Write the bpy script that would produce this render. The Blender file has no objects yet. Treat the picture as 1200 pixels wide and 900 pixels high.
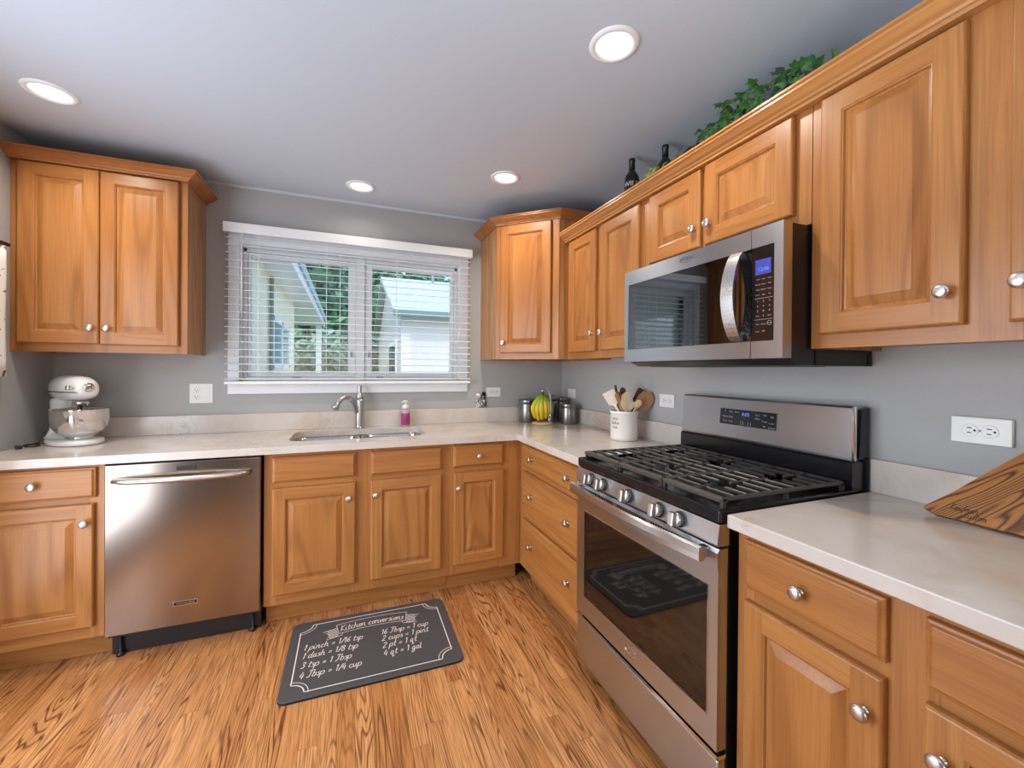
import bpy, bmesh, math, random
from mathutils import Vector, Matrix, noise
R = math.radians
sc = bpy.context.scene
COL = sc.collection

# ------------------------------------------------------------------ camera
CAM = (-1.6085, -3.0179, 1.3011)
YAW, PITCH, ROLL, FPX, PPX, PPY = 0.3793, -0.0045, 0.0077, 496.57, 603.94, 435.95
cd = bpy.data.cameras.new('camera'); cam = bpy.data.objects.new('camera', cd); COL.objects.link(cam)
cd.sensor_fit = 'HORIZONTAL'; cd.sensor_width = 36.0
cd.lens = FPX / 1200 * 36.0
cd.shift_x = (600 - PPX) / 1200; cd.shift_y = (PPY - 450) / 1200
cd.clip_start = 0.02; cd.clip_end = 200
fw = Vector((math.sin(YAW) * math.cos(PITCH), math.cos(YAW) * math.cos(PITCH), math.sin(PITCH)))
rt = Vector((math.cos(YAW), -math.sin(YAW), 0)); up = rt.cross(fw)
r2 = rt * math.cos(ROLL) + up * math.sin(ROLL); u2 = up * math.cos(ROLL) - rt * math.sin(ROLL)
cam.matrix_world = Matrix(((r2.x, u2.x, -fw.x, CAM[0]), (r2.y, u2.y, -fw.y, CAM[1]), (r2.z, u2.z, -fw.z, CAM[2]), (0, 0, 0, 1)))
sc.camera = cam

# ------------------------------------------------------------------ light and exposure
sc.view_settings.view_transform = 'Standard'
try: sc.view_settings.look = 'None'
except Exception: pass
sc.view_settings.gamma = 1.0
sc.view_settings.use_curve_mapping = False
sc.view_settings.exposure = -0.36
w = bpy.data.worlds.new('world'); sc.world = w; w.use_nodes = True
wn = w.node_tree; wn.nodes.clear()
sky = wn.nodes.new('ShaderNodeTexSky'); sky.sky_type = 'NISHITA'; sky.sun_disc = False
sky.sun_elevation = R(48); sky.sun_rotation = R(200); sky.altitude = 100; sky.dust_density = 1.5
bg = wn.nodes.new('ShaderNodeBackground'); bg.inputs['Strength'].default_value = 0.62
wo = wn.nodes.new('ShaderNodeOutputWorld')
wn.links.new(sky.outputs[0], bg.inputs[0]); wn.links.new(bg.outputs[0], wo.inputs[0])
def lamp(name, kind, loc, rot, energy, color, **kw):
    l = bpy.data.lights.new(name, kind); l.energy = energy; l.color = color
    for k, v in kw.items(): setattr(l, k, v)
    o = bpy.data.objects.new(name, l); COL.objects.link(o); o.location = loc; o.rotation_euler = rot
    return o
lamp('sun_light', 'SUN', (-6, -6, 12), (R(48), 0, R(-38)), 2.0, (1, .95, .87), angle=R(1.0))
# daylight through the patio door behind the camera and through the glazed side door on the left wall
lamp('patio_daylight', 'AREA', (-1.55, -6.05, 1.12), (R(90), 0, 0), 4, (.80, .91, 1.0), shape='RECTANGLE', size=2.5, size_y=2.0)
lamp('side_door_daylight', 'AREA', (-3.05, -1.75, 1.1), (0, R(-90), 0), 68, (.80, .87, 1.0), shape='RECTANGLE', size=1.8, size_y=1.5)
CEIL_W = 8.5
# added bodiless uplight just behind the camera, brightens the ceiling like a bounced flash
lamp('ceiling_uplight_fill', 'AREA', (-1.5, -3.2, 1.70), (R(180), 0, 0), 26, (.78, .90, 1.0), shape='RECTANGLE', size=1.8, size_y=1.8)

# ------------------------------------------------------------------ mesh helpers
def lin(c):
    return tuple((x / 255 / 12.92 if x / 255 <= .04045 else ((x / 255 + .055) / 1.055) ** 2.4) for x in c)
class MB:
    def __init__(s): s.v = []; s.f = []; s.m = []; s.s = []
    def add(s, vs, fs, mi=0, smooth=False):
        n = len(s.v); s.v += [tuple(q) for q in vs]
        for f in fs: s.f.append([n + i for i in f]); s.m.append(mi); s.s.append(smooth)
        return s
    def bm(s, b, mi=0, smooth=False, mat=None):
        b.verts.index_update()
        s.add([(mat @ v.co if mat else v.co) for v in b.verts], [[v.index for v in f.verts] for f in b.faces], mi, smooth)
        b.free(); return s
    def box(s, x0, x1, y0, y1, z0, z1, mi=0, bev=0, seg=2, mat=None):
        b = bmesh.new(); bmesh.ops.create_cube(b, size=1)
        for v in b.verts:
            v.co = ((x0 + x1) / 2 + v.co.x * (x1 - x0), (y0 + y1) / 2 + v.co.y * (y1 - y0), (z0 + z1) / 2 + v.co.z * (z1 - z0))
        if bev: bmesh.ops.bevel(b, geom=list(b.edges), offset=bev, segments=seg, affect='EDGES', profile=.5)
        return s.bm(b, mi, False, mat)
    def lathe(s, prof, c=(0, 0, 0), seg=24, mi=0, mat=None, smooth=True, cap=True):
        vs = []; fs = []; n = len(prof)
        for r, z in prof:
            for k in range(seg):
                a = 2 * math.pi * k / seg; vs.append(Vector((c[0] + r * math.cos(a), c[1] + r * math.sin(a), c[2] + z)))
        for i in range(n - 1):
            for k in range(seg):
                k2 = (k + 1) % seg; fs.append([i * seg + k, i * seg + k2, (i + 1) * seg + k2, (i + 1) * seg + k])
        if mat: vs = [mat @ v for v in vs]
        s.add(vs, fs, mi, smooth)
        if cap:
            n0 = len(s.v) - len(vs)
            if prof[0][0] > 1e-5: s.f.append([n0 + k for k in range(seg)][::-1]); s.m.append(mi); s.s.append(False)
            if prof[-1][0] > 1e-5: s.f.append([n0 + (n - 1) * seg + k for k in range(seg)]); s.m.append(mi); s.s.append(False)
        return s
    def tube(s, pts, rad, seg=10, mi=0, flat=1.0, smooth=True, upv=None):
        pts = [Vector(p) for p in pts]; n = len(pts)
        rr = rad if isinstance(rad, (list, tuple)) else [rad] * n
        vs = []; fs = []; prev = None
        for i, p in enumerate(pts):
            t = (pts[min(i + 1, n - 1)] - pts[max(i - 1, 0)]).normalized()
            if prev is None:
                a = Vector(upv) if upv else (Vector((0, 0, 1)) if abs(t.z) < .9 else Vector((1, 0, 0)))
            else: a = prev
            nn = (a - t * a.dot(t)).normalized(); prev = nn; bb = t.cross(nn)
            for k in range(seg):
                g = 2 * math.pi * k / seg
                vs.append(p + nn * math.cos(g) * rr[i] + bb * math.sin(g) * rr[i] * flat)
        for i in range(n - 1):
            for k in range(seg):
                k2 = (k + 1) % seg; fs.append([i * seg + k, i * seg + k2, (i + 1) * seg + k2, (i + 1) * seg + k])
        fs.append(list(range(seg))[::-1]); fs.append([(n - 1) * seg + k for k in range(seg)])
        return s.add(vs, fs, mi, smooth)
    def prism(s, poly, lo, hi, axis='z', mi=0, mat=None):
        """extrude a 2-D polygon along an axis"""
        n = len(poly)
        def P(a, b, h): return Vector({'z': (a, b, h), 'y': (a, h, b), 'x': (h, a, b)}[axis])
        vs = [P(a, b, lo) for a, b in poly] + [P(a, b, hi) for a, b in poly]
        if mat: vs = [mat @ v for v in vs]
        fs = [list(range(n))[::-1], [n + i for i in range(n)]] + [[i, (i + 1) % n, n + (i + 1) % n, n + i] for i in range(n)]
        return s.add(vs, fs, mi)
    def loft(s, rings, mi=0, smooth=False, cap0=True, cap1=True):
        n = len(rings[0]); vs = [p for r in rings for p in r]; fs = []
        for i in range(len(rings) - 1):
            for k in range(n):
                k2 = (k + 1) % n; fs.append([i * n + k, i * n + k2, (i + 1) * n + k2, (i + 1) * n + k])
        if cap0: fs.append(list(range(n))[::-1])
        if cap1: fs.append([(len(rings) - 1) * n + k for k in range(n)])
        return s.add(vs, fs, mi, smooth)
    def mesh(s, name):
        me = bpy.data.meshes.new(name); me.from_pydata(s.v, [], s.f)
        me.polygons.foreach_set('material_index', s.m); me.polygons.foreach_set('use_smooth', s.s)
        b = bmesh.new(); b.from_mesh(me); bmesh.ops.recalc_face_normals(b, faces=b.faces); b.to_mesh(me); b.free()
        me.update(); return me
def obj(name, mb, mats, parent=None, loc=(0, 0, 0), rot=(0, 0, 0), label=None, smooth_angle=None):
    me = mb.mesh(name) if isinstance(mb, MB) else mb
    mats = mats if isinstance(mats, (list, tuple)) else [mats]
    if not me.materials:
        for m in mats: me.materials.append(m)
    o = bpy.data.objects.new(name, me); COL.objects.link(o)
    o.location = loc; o.rotation_euler = rot
    if parent: o.parent = parent
    if label: o['label'] = label
    return o
def thing(name, label, cat, loc=(0, 0, 0), rotz=0, group=None):
    o = bpy.data.objects.new(name, None); COL.objects.link(o)
    o.location = loc; o.rotation_euler = (0, 0, rotz); o.empty_display_size = .05
    o['label'] = label; o['category'] = cat
    if group: o['group'] = group
    return o
def tag(o, label, cat, group=None):
    o['label'] = label; o['category'] = cat
    if group: o['group'] = group
    return o
def struct(name, mb, m, parent=None):
    o = obj(name, mb, m, parent)
    if not parent: o['kind'] = 'structure'
    return o
def rrect(x0, x1, y0, y1, r, n=5):
    out = []
    for cx, cy, a0 in ((x1 - r, y1 - r, 0), (x0 + r, y1 - r, 90), (x0 + r, y0 + r, 180), (x1 - r, y0 + r, 270)):
        for k in range(n + 1):
            a = R(a0 + 90 * k / n); out.append((cx + r * math.cos(a), cy + r * math.sin(a)))
    return out
def smooth_pts(pts, sub=4):
    P = [Vector(p) for p in pts]; out = []
    if len(P) < 3: return P
    for i in range(len(P) - 1):
        p0 = P[max(i - 1, 0)]; p1 = P[i]; p2 = P[i + 1]; p3 = P[min(i + 2, len(P) - 1)]
        for k in range(sub):
            t = k / sub
            out.append(.5 * ((2 * p1) + (p2 - p0) * t + (2 * p0 - 5 * p1 + 4 * p2 - p3) * t * t + (3 * p1 - p0 - 3 * p2 + p3) * t ** 3))
    out.append(P[-1]); return out
def text_mb(body, size, mat, shear=0, mi=0, thick=0.0):
    """printed lettering as a flat mesh, placed by matrix (text lies in its xy plane)"""
    c = bpy.data.curves.new('lettering', 'FONT'); c.body = body; c.size = size; c.shear = shear
    c.align_x = 'CENTER'; c.align_y = 'CENTER'; c.extrude = thick; c.resolution_u = 2
    t = bpy.data.objects.new('lettering', c); COL.objects.link(t)
    bpy.context.view_layer.update()
    dg = bpy.context.evaluated_depsgraph_get()
    me = bpy.data.meshes.new_from_object(t.evaluated_get(dg))
    mb = MB(); mb.add([mat @ v.co for v in me.vertices], [list(p.vertices) for p in me.polygons], mi)
    bpy.data.objects.remove(t); bpy.data.curves.remove(c); bpy.data.meshes.remove(me)
    return mb
def join(a, b):
    n = len(a.v); a.v += b.v; a.f += [[n + i for i in f] for f in b.f]; a.m += b.m; a.s += b.s; return a

# ------------------------------------------------------------------ materials
def mat(name, col=(.5, .5, .5), rough=.5, metal=0, **kw):
    m = bpy.data.materials.new(name); m.use_nodes = True
    b = m.node_tree.nodes['Principled BSDF']
    b.inputs['Base Color'].default_value = (*col, 1); b.inputs['Roughness'].default_value = rough; b.inputs['Metallic'].default_value = metal
    for k, v in kw.items(): b.inputs[k].default_value = v
    return m
class N:
    """small node-graph writer"""
    def __init__(s, m): s.t = m.node_tree; s.b = s.t.nodes['Principled BSDF']
    def n(s, kind, **kw):
        x = s.t.nodes.new(kind)
        for k, v in kw.items():
            if hasattr(x, k): setattr(x, k, v)
        return x
    def l(s, a, b): s.t.links.new(a, b)
    def val(s, inp, v):
        if hasattr(v, 'links'): s.l(v, inp)
        else: inp.default_value = v
    def math(s, op, a, b=0.0, c=None):
        x = s.n('ShaderNodeMath', operation=op); s.val(x.inputs[0], a); s.val(x.inputs[1], b)
        if c is not None: s.val(x.inputs[2], c)
        return x.outputs[0]
    def vmath(s, op, a, b):
        x = s.n('ShaderNodeVectorMath', operation=op); s.val(x.inputs[0], a); s.val(x.inputs[1], b); return x.outputs[0]
    def noise(s, vec, scale, detail=2, rough=.5, dist=0):
        x = s.n('ShaderNodeTexNoise'); s.l(vec, x.inputs['Vector']); x.inputs['Scale'].default_value = scale
        x.inputs['Detail'].default_value = detail; x.inputs['Roughness'].default_value = rough; x.inputs['Distortion'].default_value = dist
        return x.outputs[0]
    def ramp(s, f, stops):
        x = s.n('ShaderNodeValToRGB'); s.l(f, x.inputs[0]); e = x.color_ramp.elements
        while len(e) < len(stops): e.new(.5)
        for q, (p, c) in zip(e, stops): q.position = p; q.color = (*c, 1) if len(c) == 3 else c
        return x.outputs[0]
    def mix(s, f, a, b, mode='MIX'):
        x = s.n('ShaderNodeMix', data_type='RGBA', blend_type=mode); s.val(x.inputs[0], f)
        for i, v in ((6, a), (7, b)):
            if hasattr(v, 'links'): s.l(v, x.inputs[i])
            else: x.inputs[i].default_value = (*v, 1)
        return x.outputs[2]
    def coord(s, kind='Object'):
        return s.n('ShaderNodeTexCoord').outputs[kind]
    def rand_off(s, vec, k=(13.1, 7.7, 9.3)):
        oi = s.n('ShaderNodeObjectInfo'); cmb = s.n('ShaderNodeVectorMath', operation='SCALE')
        cmb.inputs[0].default_value = k; s.l(oi.outputs['Random'], cmb.inputs['Scale'])
        return s.vmath('ADD', vec, cmb.outputs[0])
    def scale(s, vec, k): return s.vmath('MULTIPLY', vec, k)
    def bump(s, h, strength=.2, dist=.002):
        x = s.n('ShaderNodeBump'); x.inputs['Strength'].default_value = strength; x.inputs['Distance'].default_value = dist
        s.l(h, x.inputs['Height']); s.l(x.outputs[0], s.b.inputs['Normal'])
def oak(name, axis, light, mid, dark, rough=.33, rings=34, contrast=.5, across=4.2, along=.28):
    m = mat(name, mid, rough); g = N(m)
    c = g.rand_off(g.coord())
    st = lambda a, l: tuple(l if i == axis else a for i in range(3))
    big = g.noise(g.scale(c, st(across, along)), 1, 2, .4, .15)
    ring = g.math('SINE', g.math('MULTIPLY', big, rings * 3.0))
    ring = g.math('POWER', g.math('MULTIPLY_ADD', ring, .5, .5), 2.5)
    fine = g.noise(g.scale(c, st(230, 5)), 1, 3, .6)
    tone = g.noise(g.scale(c, st(9, .6)), 1, 2)
    base = g.mix(g.math('MULTIPLY_ADD', tone, 2.2, -.6), mid, light)
    f = g.math('MULTIPLY', ring, contrast)
    col = g.mix(f, base, dark)
    pore = g.ramp(fine, [(.36, (1, 1, 1)), (.56, (0, 0, 0))])
    col = g.mix(g.math('MULTIPLY', pore, .26), col, dark)
    g.l(col, g.b.inputs['Base Color'])
    g.bump(fine, .06, .001)
    g.b.inputs['Specular IOR Level'].default_value = .35; g.b.inputs['Coat Weight'].default_value = .08; g.b.inputs['Coat Roughness'].default_value = .2
    return m
OL, OM, OD = lin((184, 126, 69)), lin((166, 105, 51)), lin((122, 70, 29))
OAKV = oak('oak_vertical', 2, OL, OM, OD, contrast=.26)
OAKH = oak('oak_horizontal', 0, OL, OM, OD, contrast=.26)
OAKS = oak('oak_side', 2, lin((196, 146, 96)), lin((178, 124, 74)), lin((122, 78, 42)), contrast=.6, across=7, rings=22)
OAKP = oak('oak_panel', 2, OL, OM, OD, contrast=.42, across=3.6, along=.42, rings=30)
OAKC = [OAKV, OAKH, OAKS, OAKP]
CROWN = oak('oak_crown', 0, lin((186, 122, 66)), lin((164, 102, 52)), lin((120, 70, 32)), contrast=.35)
BOARD = oak('oak_board', 0, lin((186, 126, 68)), lin((166, 106, 52)), lin((70, 38, 18)), rough=.45, contrast=.9, across=11, along=1.6, rings=52)
def floor_mat():
    m = mat('oak_floor', (.4, .2, .08), .3); g = N(m); c = g.coord()
    sp = g.n('ShaderNodeSeparateXYZ'); g.l(c, sp.inputs[0]); X, Y = sp.outputs[0], sp.outputs[1]
    PW, PL = .0605, 1.25
    xi = g.math('FLOOR', g.math('DIVIDE', X, PW))
    w1 = g.n('ShaderNodeTexWhiteNoise', noise_dimensions='1D'); g.l(xi, w1.inputs['W'])
    yo = g.math('ADD', Y, g.math('MULTIPLY', w1.outputs['Value'], 7.3))
    yj = g.math('FLOOR', g.math('DIVIDE', yo, PL))
    cmb = g.n('ShaderNodeCombineXYZ'); g.l(xi, cmb.inputs[0]); g.l(yj, cmb.inputs[1])
    w2 = g.n('ShaderNodeTexWhiteNoise', noise_dimensions='3D'); g.l(cmb.outputs[0], w2.inputs['Vector'])
    off = g.n('ShaderNodeVectorMath', operation='SCALE'); g.l(w2.outputs['Color'], off.inputs[0]); off.inputs['Scale'].default_value = 31.0
    c2 = g.vmath('ADD', c, off.outputs[0])
    big = g.noise(g.scale(c2, (9.5, .75, 1)), 1, 2, .5, .25)
    ring = g.math('MULTIPLY_ADD', g.math('SINE', g.math('MULTIPLY', big, 150.0)), .5, .5)
    ring = g.math('POWER', ring, 4.0)
    fine = g.noise(g.scale(c2, (260, 7, 1)), 1, 3, .65)
    patch = g.noise(g.scale(c2, (5, 1.2, 1)), 1, 2)
    base = g.mix(w2.outputs['Value'], lin((182, 118, 64)), lin((216, 154, 96)))
    dk = lin((92, 50, 22))
    amp = g.ramp(patch, [(.36, (.10, .10, .10)), (.62, (.95, .95, .95))])
    col = g.mix(g.math('MULTIPLY', ring, amp), base, dk)
    pore = g.ramp(fine, [(.38, (1, 1, 1)), (.55, (0, 0, 0))])
    col = g.mix(g.math('MULTIPLY', pore, .5), col, dk)
    fx = g.math('FRACT', g.math('DIVIDE', X, PW)); fy = g.math('FRACT', g.math('DIVIDE', yo, PL))
    ex = g.math('LESS_THAN', g.math('MINIMUM', fx, g.math('SUBTRACT', 1.0, fx)), .011)
    ey = g.math('LESS_THAN', fy, .0012)
    seam = g.math('MAXIMUM', ex, ey)
    col = g.mix(g.math('MULTIPLY', seam, .55), col, lin((58, 30, 14)))
    g.l(col, g.b.inputs['Base Color']); g.bump(fine, .05, .001)
    g.l(g.math('MULTIPLY_ADD', fine, .16, .22), g.b.inputs['Roughness'])
    return m
FLOOR = floor_mat()
def quartz():
    m = mat('quartz', (.7, .66, .62), .16); g = N(m); c = g.coord()
    a = g.noise(c, 3.2, 5, .6, 1.2); v = g.noise(c, 7.0, 6, .65, 2.0)
    base = g.mix(a, lin((198, 187, 177)), lin((214, 205, 196)))
    vein = g.ramp(v, [(.47, (0, 0, 0)), (.5, (1, 1, 1)), (.53, (0, 0, 0))])
    pat = g.ramp(g.noise(c, 2.2, 2), [(.5, (0, 0, 0)), (.72, (1, 1, 1))])
    f = g.math('MULTIPLY', g.math('MULTIPLY', vein, pat), .75)
    col = g.mix(f, base, lin((152, 128, 104)))
    blot = g.ramp(g.noise(c, 4.2, 4, .6, .6), [(.48, (0, 0, 0)), (.70, (1, 1, 1))])
    col = g.mix(g.math('MULTIPLY', blot, .6), col, lin((196, 172, 148)))
    sp = g.ramp(g.noise(c, 220, 2), [(.62, (0, 0, 0)), (.75, (1, 1, 1))])
    col = g.mix(g.math('MULTIPLY', sp, .12), col, lin((150, 142, 134)))
    g.l(col, g.b.inputs['Base Color']); return m
QUARTZ = quartz()
def brushed(name, col, rough, axis=0, aniso=.8):
    """brushed metal: the brush lines run along the axis, reflections smear across them"""
    m = mat(name, col, rough, 1.0); g = N(m); c = g.coord()
    k = tuple(2 if i == axis else 900 for i in range(3))
    f = g.noise(g.scale(c, k), 1, 2)
    g.l(g.math('MULTIPLY_ADD', f, .06, rough - .03), g.b.inputs['Roughness'])
    if axis == 0:
        t = g.n('ShaderNodeTangent', direction_type='RADIAL', axis='Z'); g.l(t.outputs[0], g.b.inputs['Tangent'])
        g.b.inputs['Anisotropic'].default_value = aniso; g.b.inputs['Anisotropic Rotation'].default_value = .25
    return m
STEEL = brushed('brushed_steel', lin((196, 199, 204)), .31)
STEELV = brushed('brushed_steel_vertical', lin((200, 196, 194)), .27, 2)
CHROME = mat('polished_steel', lin((225, 223, 222)), .08, 1)
NICKEL = mat('satin_nickel', lin((205, 200, 194)), .3, 1)
FAUCETM = mat('brushed_nickel', lin((190, 189, 188)), .3, 1)
def painted(name, col, rough=.6, bump=.05, sc_=180):
    m = mat(name, col, rough); g = N(m); c = g.coord()
    g.bump(g.noise(c, sc_, 3), bump, .0015); return m
WALL = painted('grey_wall_paint', lin((171, 169, 167)), .6)
CEILM = painted('ceiling_paint', lin((194, 202, 212)), .75)
WHITE = mat('white_paint', lin((238, 238, 238)), .4)
PLASTIC = mat('white_plastic', lin((232, 230, 226)), .35)
VINYL = mat('white_vinyl', lin((236, 238, 240)), .35)
BLACK = mat('black_enamel', lin((22, 22, 24)), .18)
BLACKM = mat('black_plastic', lin((26, 25, 26)), .42)
IRON = mat('cast_iron', lin((70, 64, 60)), .36)
DARK = mat('dark_gap', lin((12, 12, 12)), .7)
GLASSD = mat('dark_oven_glass', lin((16, 13, 12)), .05, 0)
GLASSD.node_tree.nodes['Principled BSDF'].inputs['Specular IOR Level'].default_value = .9
GLASSM = mat('microwave_glass', lin((116, 120, 124)), .025, 1)
GLASSM.node_tree.nodes['Principled BSDF'].inputs['Specular IOR Level'].default_value = 1.0
ENAMELW = mat('white_gloss_enamel', lin((236, 234, 230)), .18)
CERAMIC = mat('white_ceramic', lin((232, 226, 218)), .3)
INK = mat('black_print', lin((30, 30, 32)), .6)
CHALK = mat('cream_print', lin((226, 214, 200)), .7)
GREYP = mat('grey_print', lin((170, 170, 172)), .5)
MATM = painted('charcoal_mat', lin((70, 66, 65)), .75, .2, 260)
MATE = mat('mat_edge', lin((24, 23, 23)), .8)
BLUELED = mat('blue_display', (.02, .03, .2), .3); 
b_ = BLUELED.node_tree.nodes['Principled BSDF']; b_.inputs['Emission Color'].default_value = (.16, .28, 1, 1); b_.inputs['Emission Strength'].default_value = 1.6
BLUEDIM = mat('blue_backlight', (.02, .03, .2), .3)
b_ = BLUEDIM.node_tree.nodes['Principled BSDF']; b_.inputs['Emission Color'].default_value = (.10, .12, .55, 1); b_.inputs['Emission Strength'].default_value = .55
LENS = mat('lamp_lens', (1, 1, 1), .4)
b_ = LENS.node_tree.nodes['Principled BSDF']; b_.inputs['Emission Color'].default_value = (1, .93, .83, 1); b_.inputs['Emission Strength'].default_value = 1.6
def thin_glass(name, tint=(.96, .98, .98)):
    m = bpy.data.materials.new(name); m.use_nodes = True; t = m.node_tree; t.nodes.clear()
    o = t.nodes.new('ShaderNodeOutputMaterial'); mx = t.nodes.new('ShaderNodeMixShader'); fr = t.nodes.new('ShaderNodeFresnel'); fr.inputs[0].default_value = 1.45
    tr = t.nodes.new('ShaderNodeBsdfTransparent'); tr.inputs[0].default_value = (*tint, 1); gl = t.nodes.new('ShaderNodeBsdfGlossy'); gl.inputs['Roughness'].default_value = .02
    t.links.new(fr.outputs[0], mx.inputs[0]); t.links.new(tr.outputs[0], mx.inputs[1]); t.links.new(gl.outputs[0], mx.inputs[2]); t.links.new(mx.outputs[0], o.inputs[0])
    return m
PANE = thin_glass('window_glass')
def noisy(name, stops, scale, rough=.6, detail=3, stretch=(1, 1, 1), **kw):
    m = mat(name, stops[0][1], rough, **kw); g = N(m); c = g.scale(g.coord(), stretch)
    g.l(g.ramp(g.noise(c, scale, detail), stops), g.b.inputs['Base Color']); return m

# ------------------------------------------------------------------ room shell
XL, HC, YB = -3.066, 2.407, -6.2
WX0, WX1, WZ0, WZ1 = -2.215, -.845, 1.215, 2.055
struct('floor', MB().box(XL - .1, .1, YB - .1, .12, -.05, 0), FLOOR)
struct('ceiling', MB().box(XL - .1, .1, YB - .1, .14, HC, HC + .12), CEILM)
wb = MB()
wb.box(XL - .12, WX0, 0, .14, 0, HC); wb.box(WX1, .12, 0, .14, 0, HC)
wb.box(WX0, WX1, 0, .14, 0, WZ0); wb.box(WX0, WX1, 0, .14, WZ1, HC)
struct('wall_back', wb, WALL)
struct('wall_right', MB().box(0, .12, YB, 0, 0, HC), WALL)
wl = MB(); wl.box(XL - .12, XL, -.80, 0, 0, HC); wl.box(XL - .12, XL, YB, -2.44, 0, HC); wl.box(XL - .12, XL, -2.44, -.80, 2.08, HC)
struct('wall_left', wl, WALL)
wr = MB(); wr.box(XL, -2.85, YB - .12, YB, 0, HC); wr.box(-.25, 0, YB - .12, YB, 0, HC); wr.box(-2.85, -.25, YB - .12, YB, 2.15, HC)
struct('wall_rear', wr, WALL)
tr = MB().prism([(0, HC), (0, HC - .012), (-.004, HC - .012), (-.014, HC - .004), (-.014, HC)], XL, 0, 'x')
struct('trim_1', tr, CEILM)
# window: casing, jambs, frame, two casement sashes
wn_ = MB(); c0, c1, cz0, cz1 = -2.272, -.786, 1.142, 2.12
for q in ((c0, WX0 + .004, cz0, cz1), (WX1 - .004, c1, cz0, cz1), (WX0, WX1, cz0, WZ0 + .004), (WX0, WX1, WZ1 - .004, cz1)):
    wn_.box(q[0], q[1], -.018, -.0005, q[2], q[3], bev=.004)
wn_.box(c0 + .012, c1 - .012, -.026, -.017, cz0 + .052, cz0 + .066, bev=.002)
for q in ((WX0 + .001, WX0 + .012, WZ0, WZ1), (WX1 - .012, WX1 - .001, WZ0, WZ1), (WX0, WX1, WZ0 + .001, WZ0 + .012), (WX0, WX1, WZ1 - .012, WZ1 - .001)):
    wn_.box(q[0], q[1], .0, .138, q[2], q[3])
win = struct('window_1', wn_, VINYL)
GX = ((-2.163, -1.60), (-1.447, -.898)); GZ0, GZ1 = 1.273, 1.99
fr_ = MB()
fr_.box(WX0 + .012, WX0 + .034, .04, .12, WZ0 + .012, WZ1 - .012, bev=.003); fr_.box(WX1 - .034, WX1 - .012, .04, .12, WZ0 + .012, WZ1 - .012, bev=.003)
fr_.box(WX0 + .012, WX1 - .012, .04, .12, WZ0 + .012, WZ0 + .03, bev=.003); fr_.box(WX0 + .012, WX1 - .012, .04, .12, WZ1 - .034, WZ1 - .012, bev=.003)
fr_.box(-1.552, -1.496, .035, .12, WZ0 + .012, WZ1 - .012, bev=.003)
struct('window_frame', fr_, VINYL, win)
for i, (a, b) in enumerate(GX):
    s_ = MB(); xa, xb = (WX0 + .035, -1.553) if i == 0 else (-1.495, WX1 - .035)
    for q in ((xa, a, WZ0 + .031, WZ1 - .035), (b, xb, WZ0 + .031, WZ1 - .035), (a, b, WZ0 + .031, GZ0), (a, b, GZ1, WZ1 - .035)):
        s_.box(q[0], q[1], .05, .095, q[2], q[3], bev=.004)
    so = struct('sash', s_, VINYL, win)
    struct('pane', MB().box(a - .005, b + .005, .07, .074, GZ0 - .005, GZ1 + .005), PANE, win)
    h = MB().box((a + b) / 2 - .05 if i == 0 else a + .03, (a + b) / 2 if i == 0 else a + .075, .03, .052, WZ0 + .02, WZ0 + .033, bev=.003)
    struct('crank_handle', h, GREYP, win)
    lk = MB().box((b + .016) if i == 0 else (a - .026), (b + .026) if i == 0 else (a - .016), .036, .05, 1.38, 1.425, bev=.002)
    struct('sash_lock', lk, GREYP, win)
# patio door behind the camera
dr = MB()
for x in (-2.85, -1.58, -.31): dr.box(x, x + .06, YB - .1, YB - .02, 0, 2.15)
dr.box(-2.79, -.31, YB - .1, YB - .02, 0.0, .08); dr.box(-2.79, -.31, YB - .1, YB - .02, 2.08, 2.15)
do = struct('door_1', dr, VINYL)
struct('pane', MB().box(-2.79, -.31, YB - .064, YB - .058, .08, 2.08), PANE, do)

sdm = MB()
for y in (-2.44, -1.66, -.88): sdm.box(XL - .09, XL - .03, y, y + .08, 0, 2.08)
for a, b in ((-2.36, -1.66), (-1.58, -.88)):
    sdm.box(XL - .09, XL - .03, a, b, 0, .09); sdm.box(XL - .09, XL - .03, a, b, 1.99, 2.08)
sdo = struct('door_2', sdm, VINYL)
for a, b in ((-2.36, -1.66), (-1.58, -.88)): struct('pane', MB().box(XL - .064, XL - .058, a, b, .09, 1.99), PANE, sdo)

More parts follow.
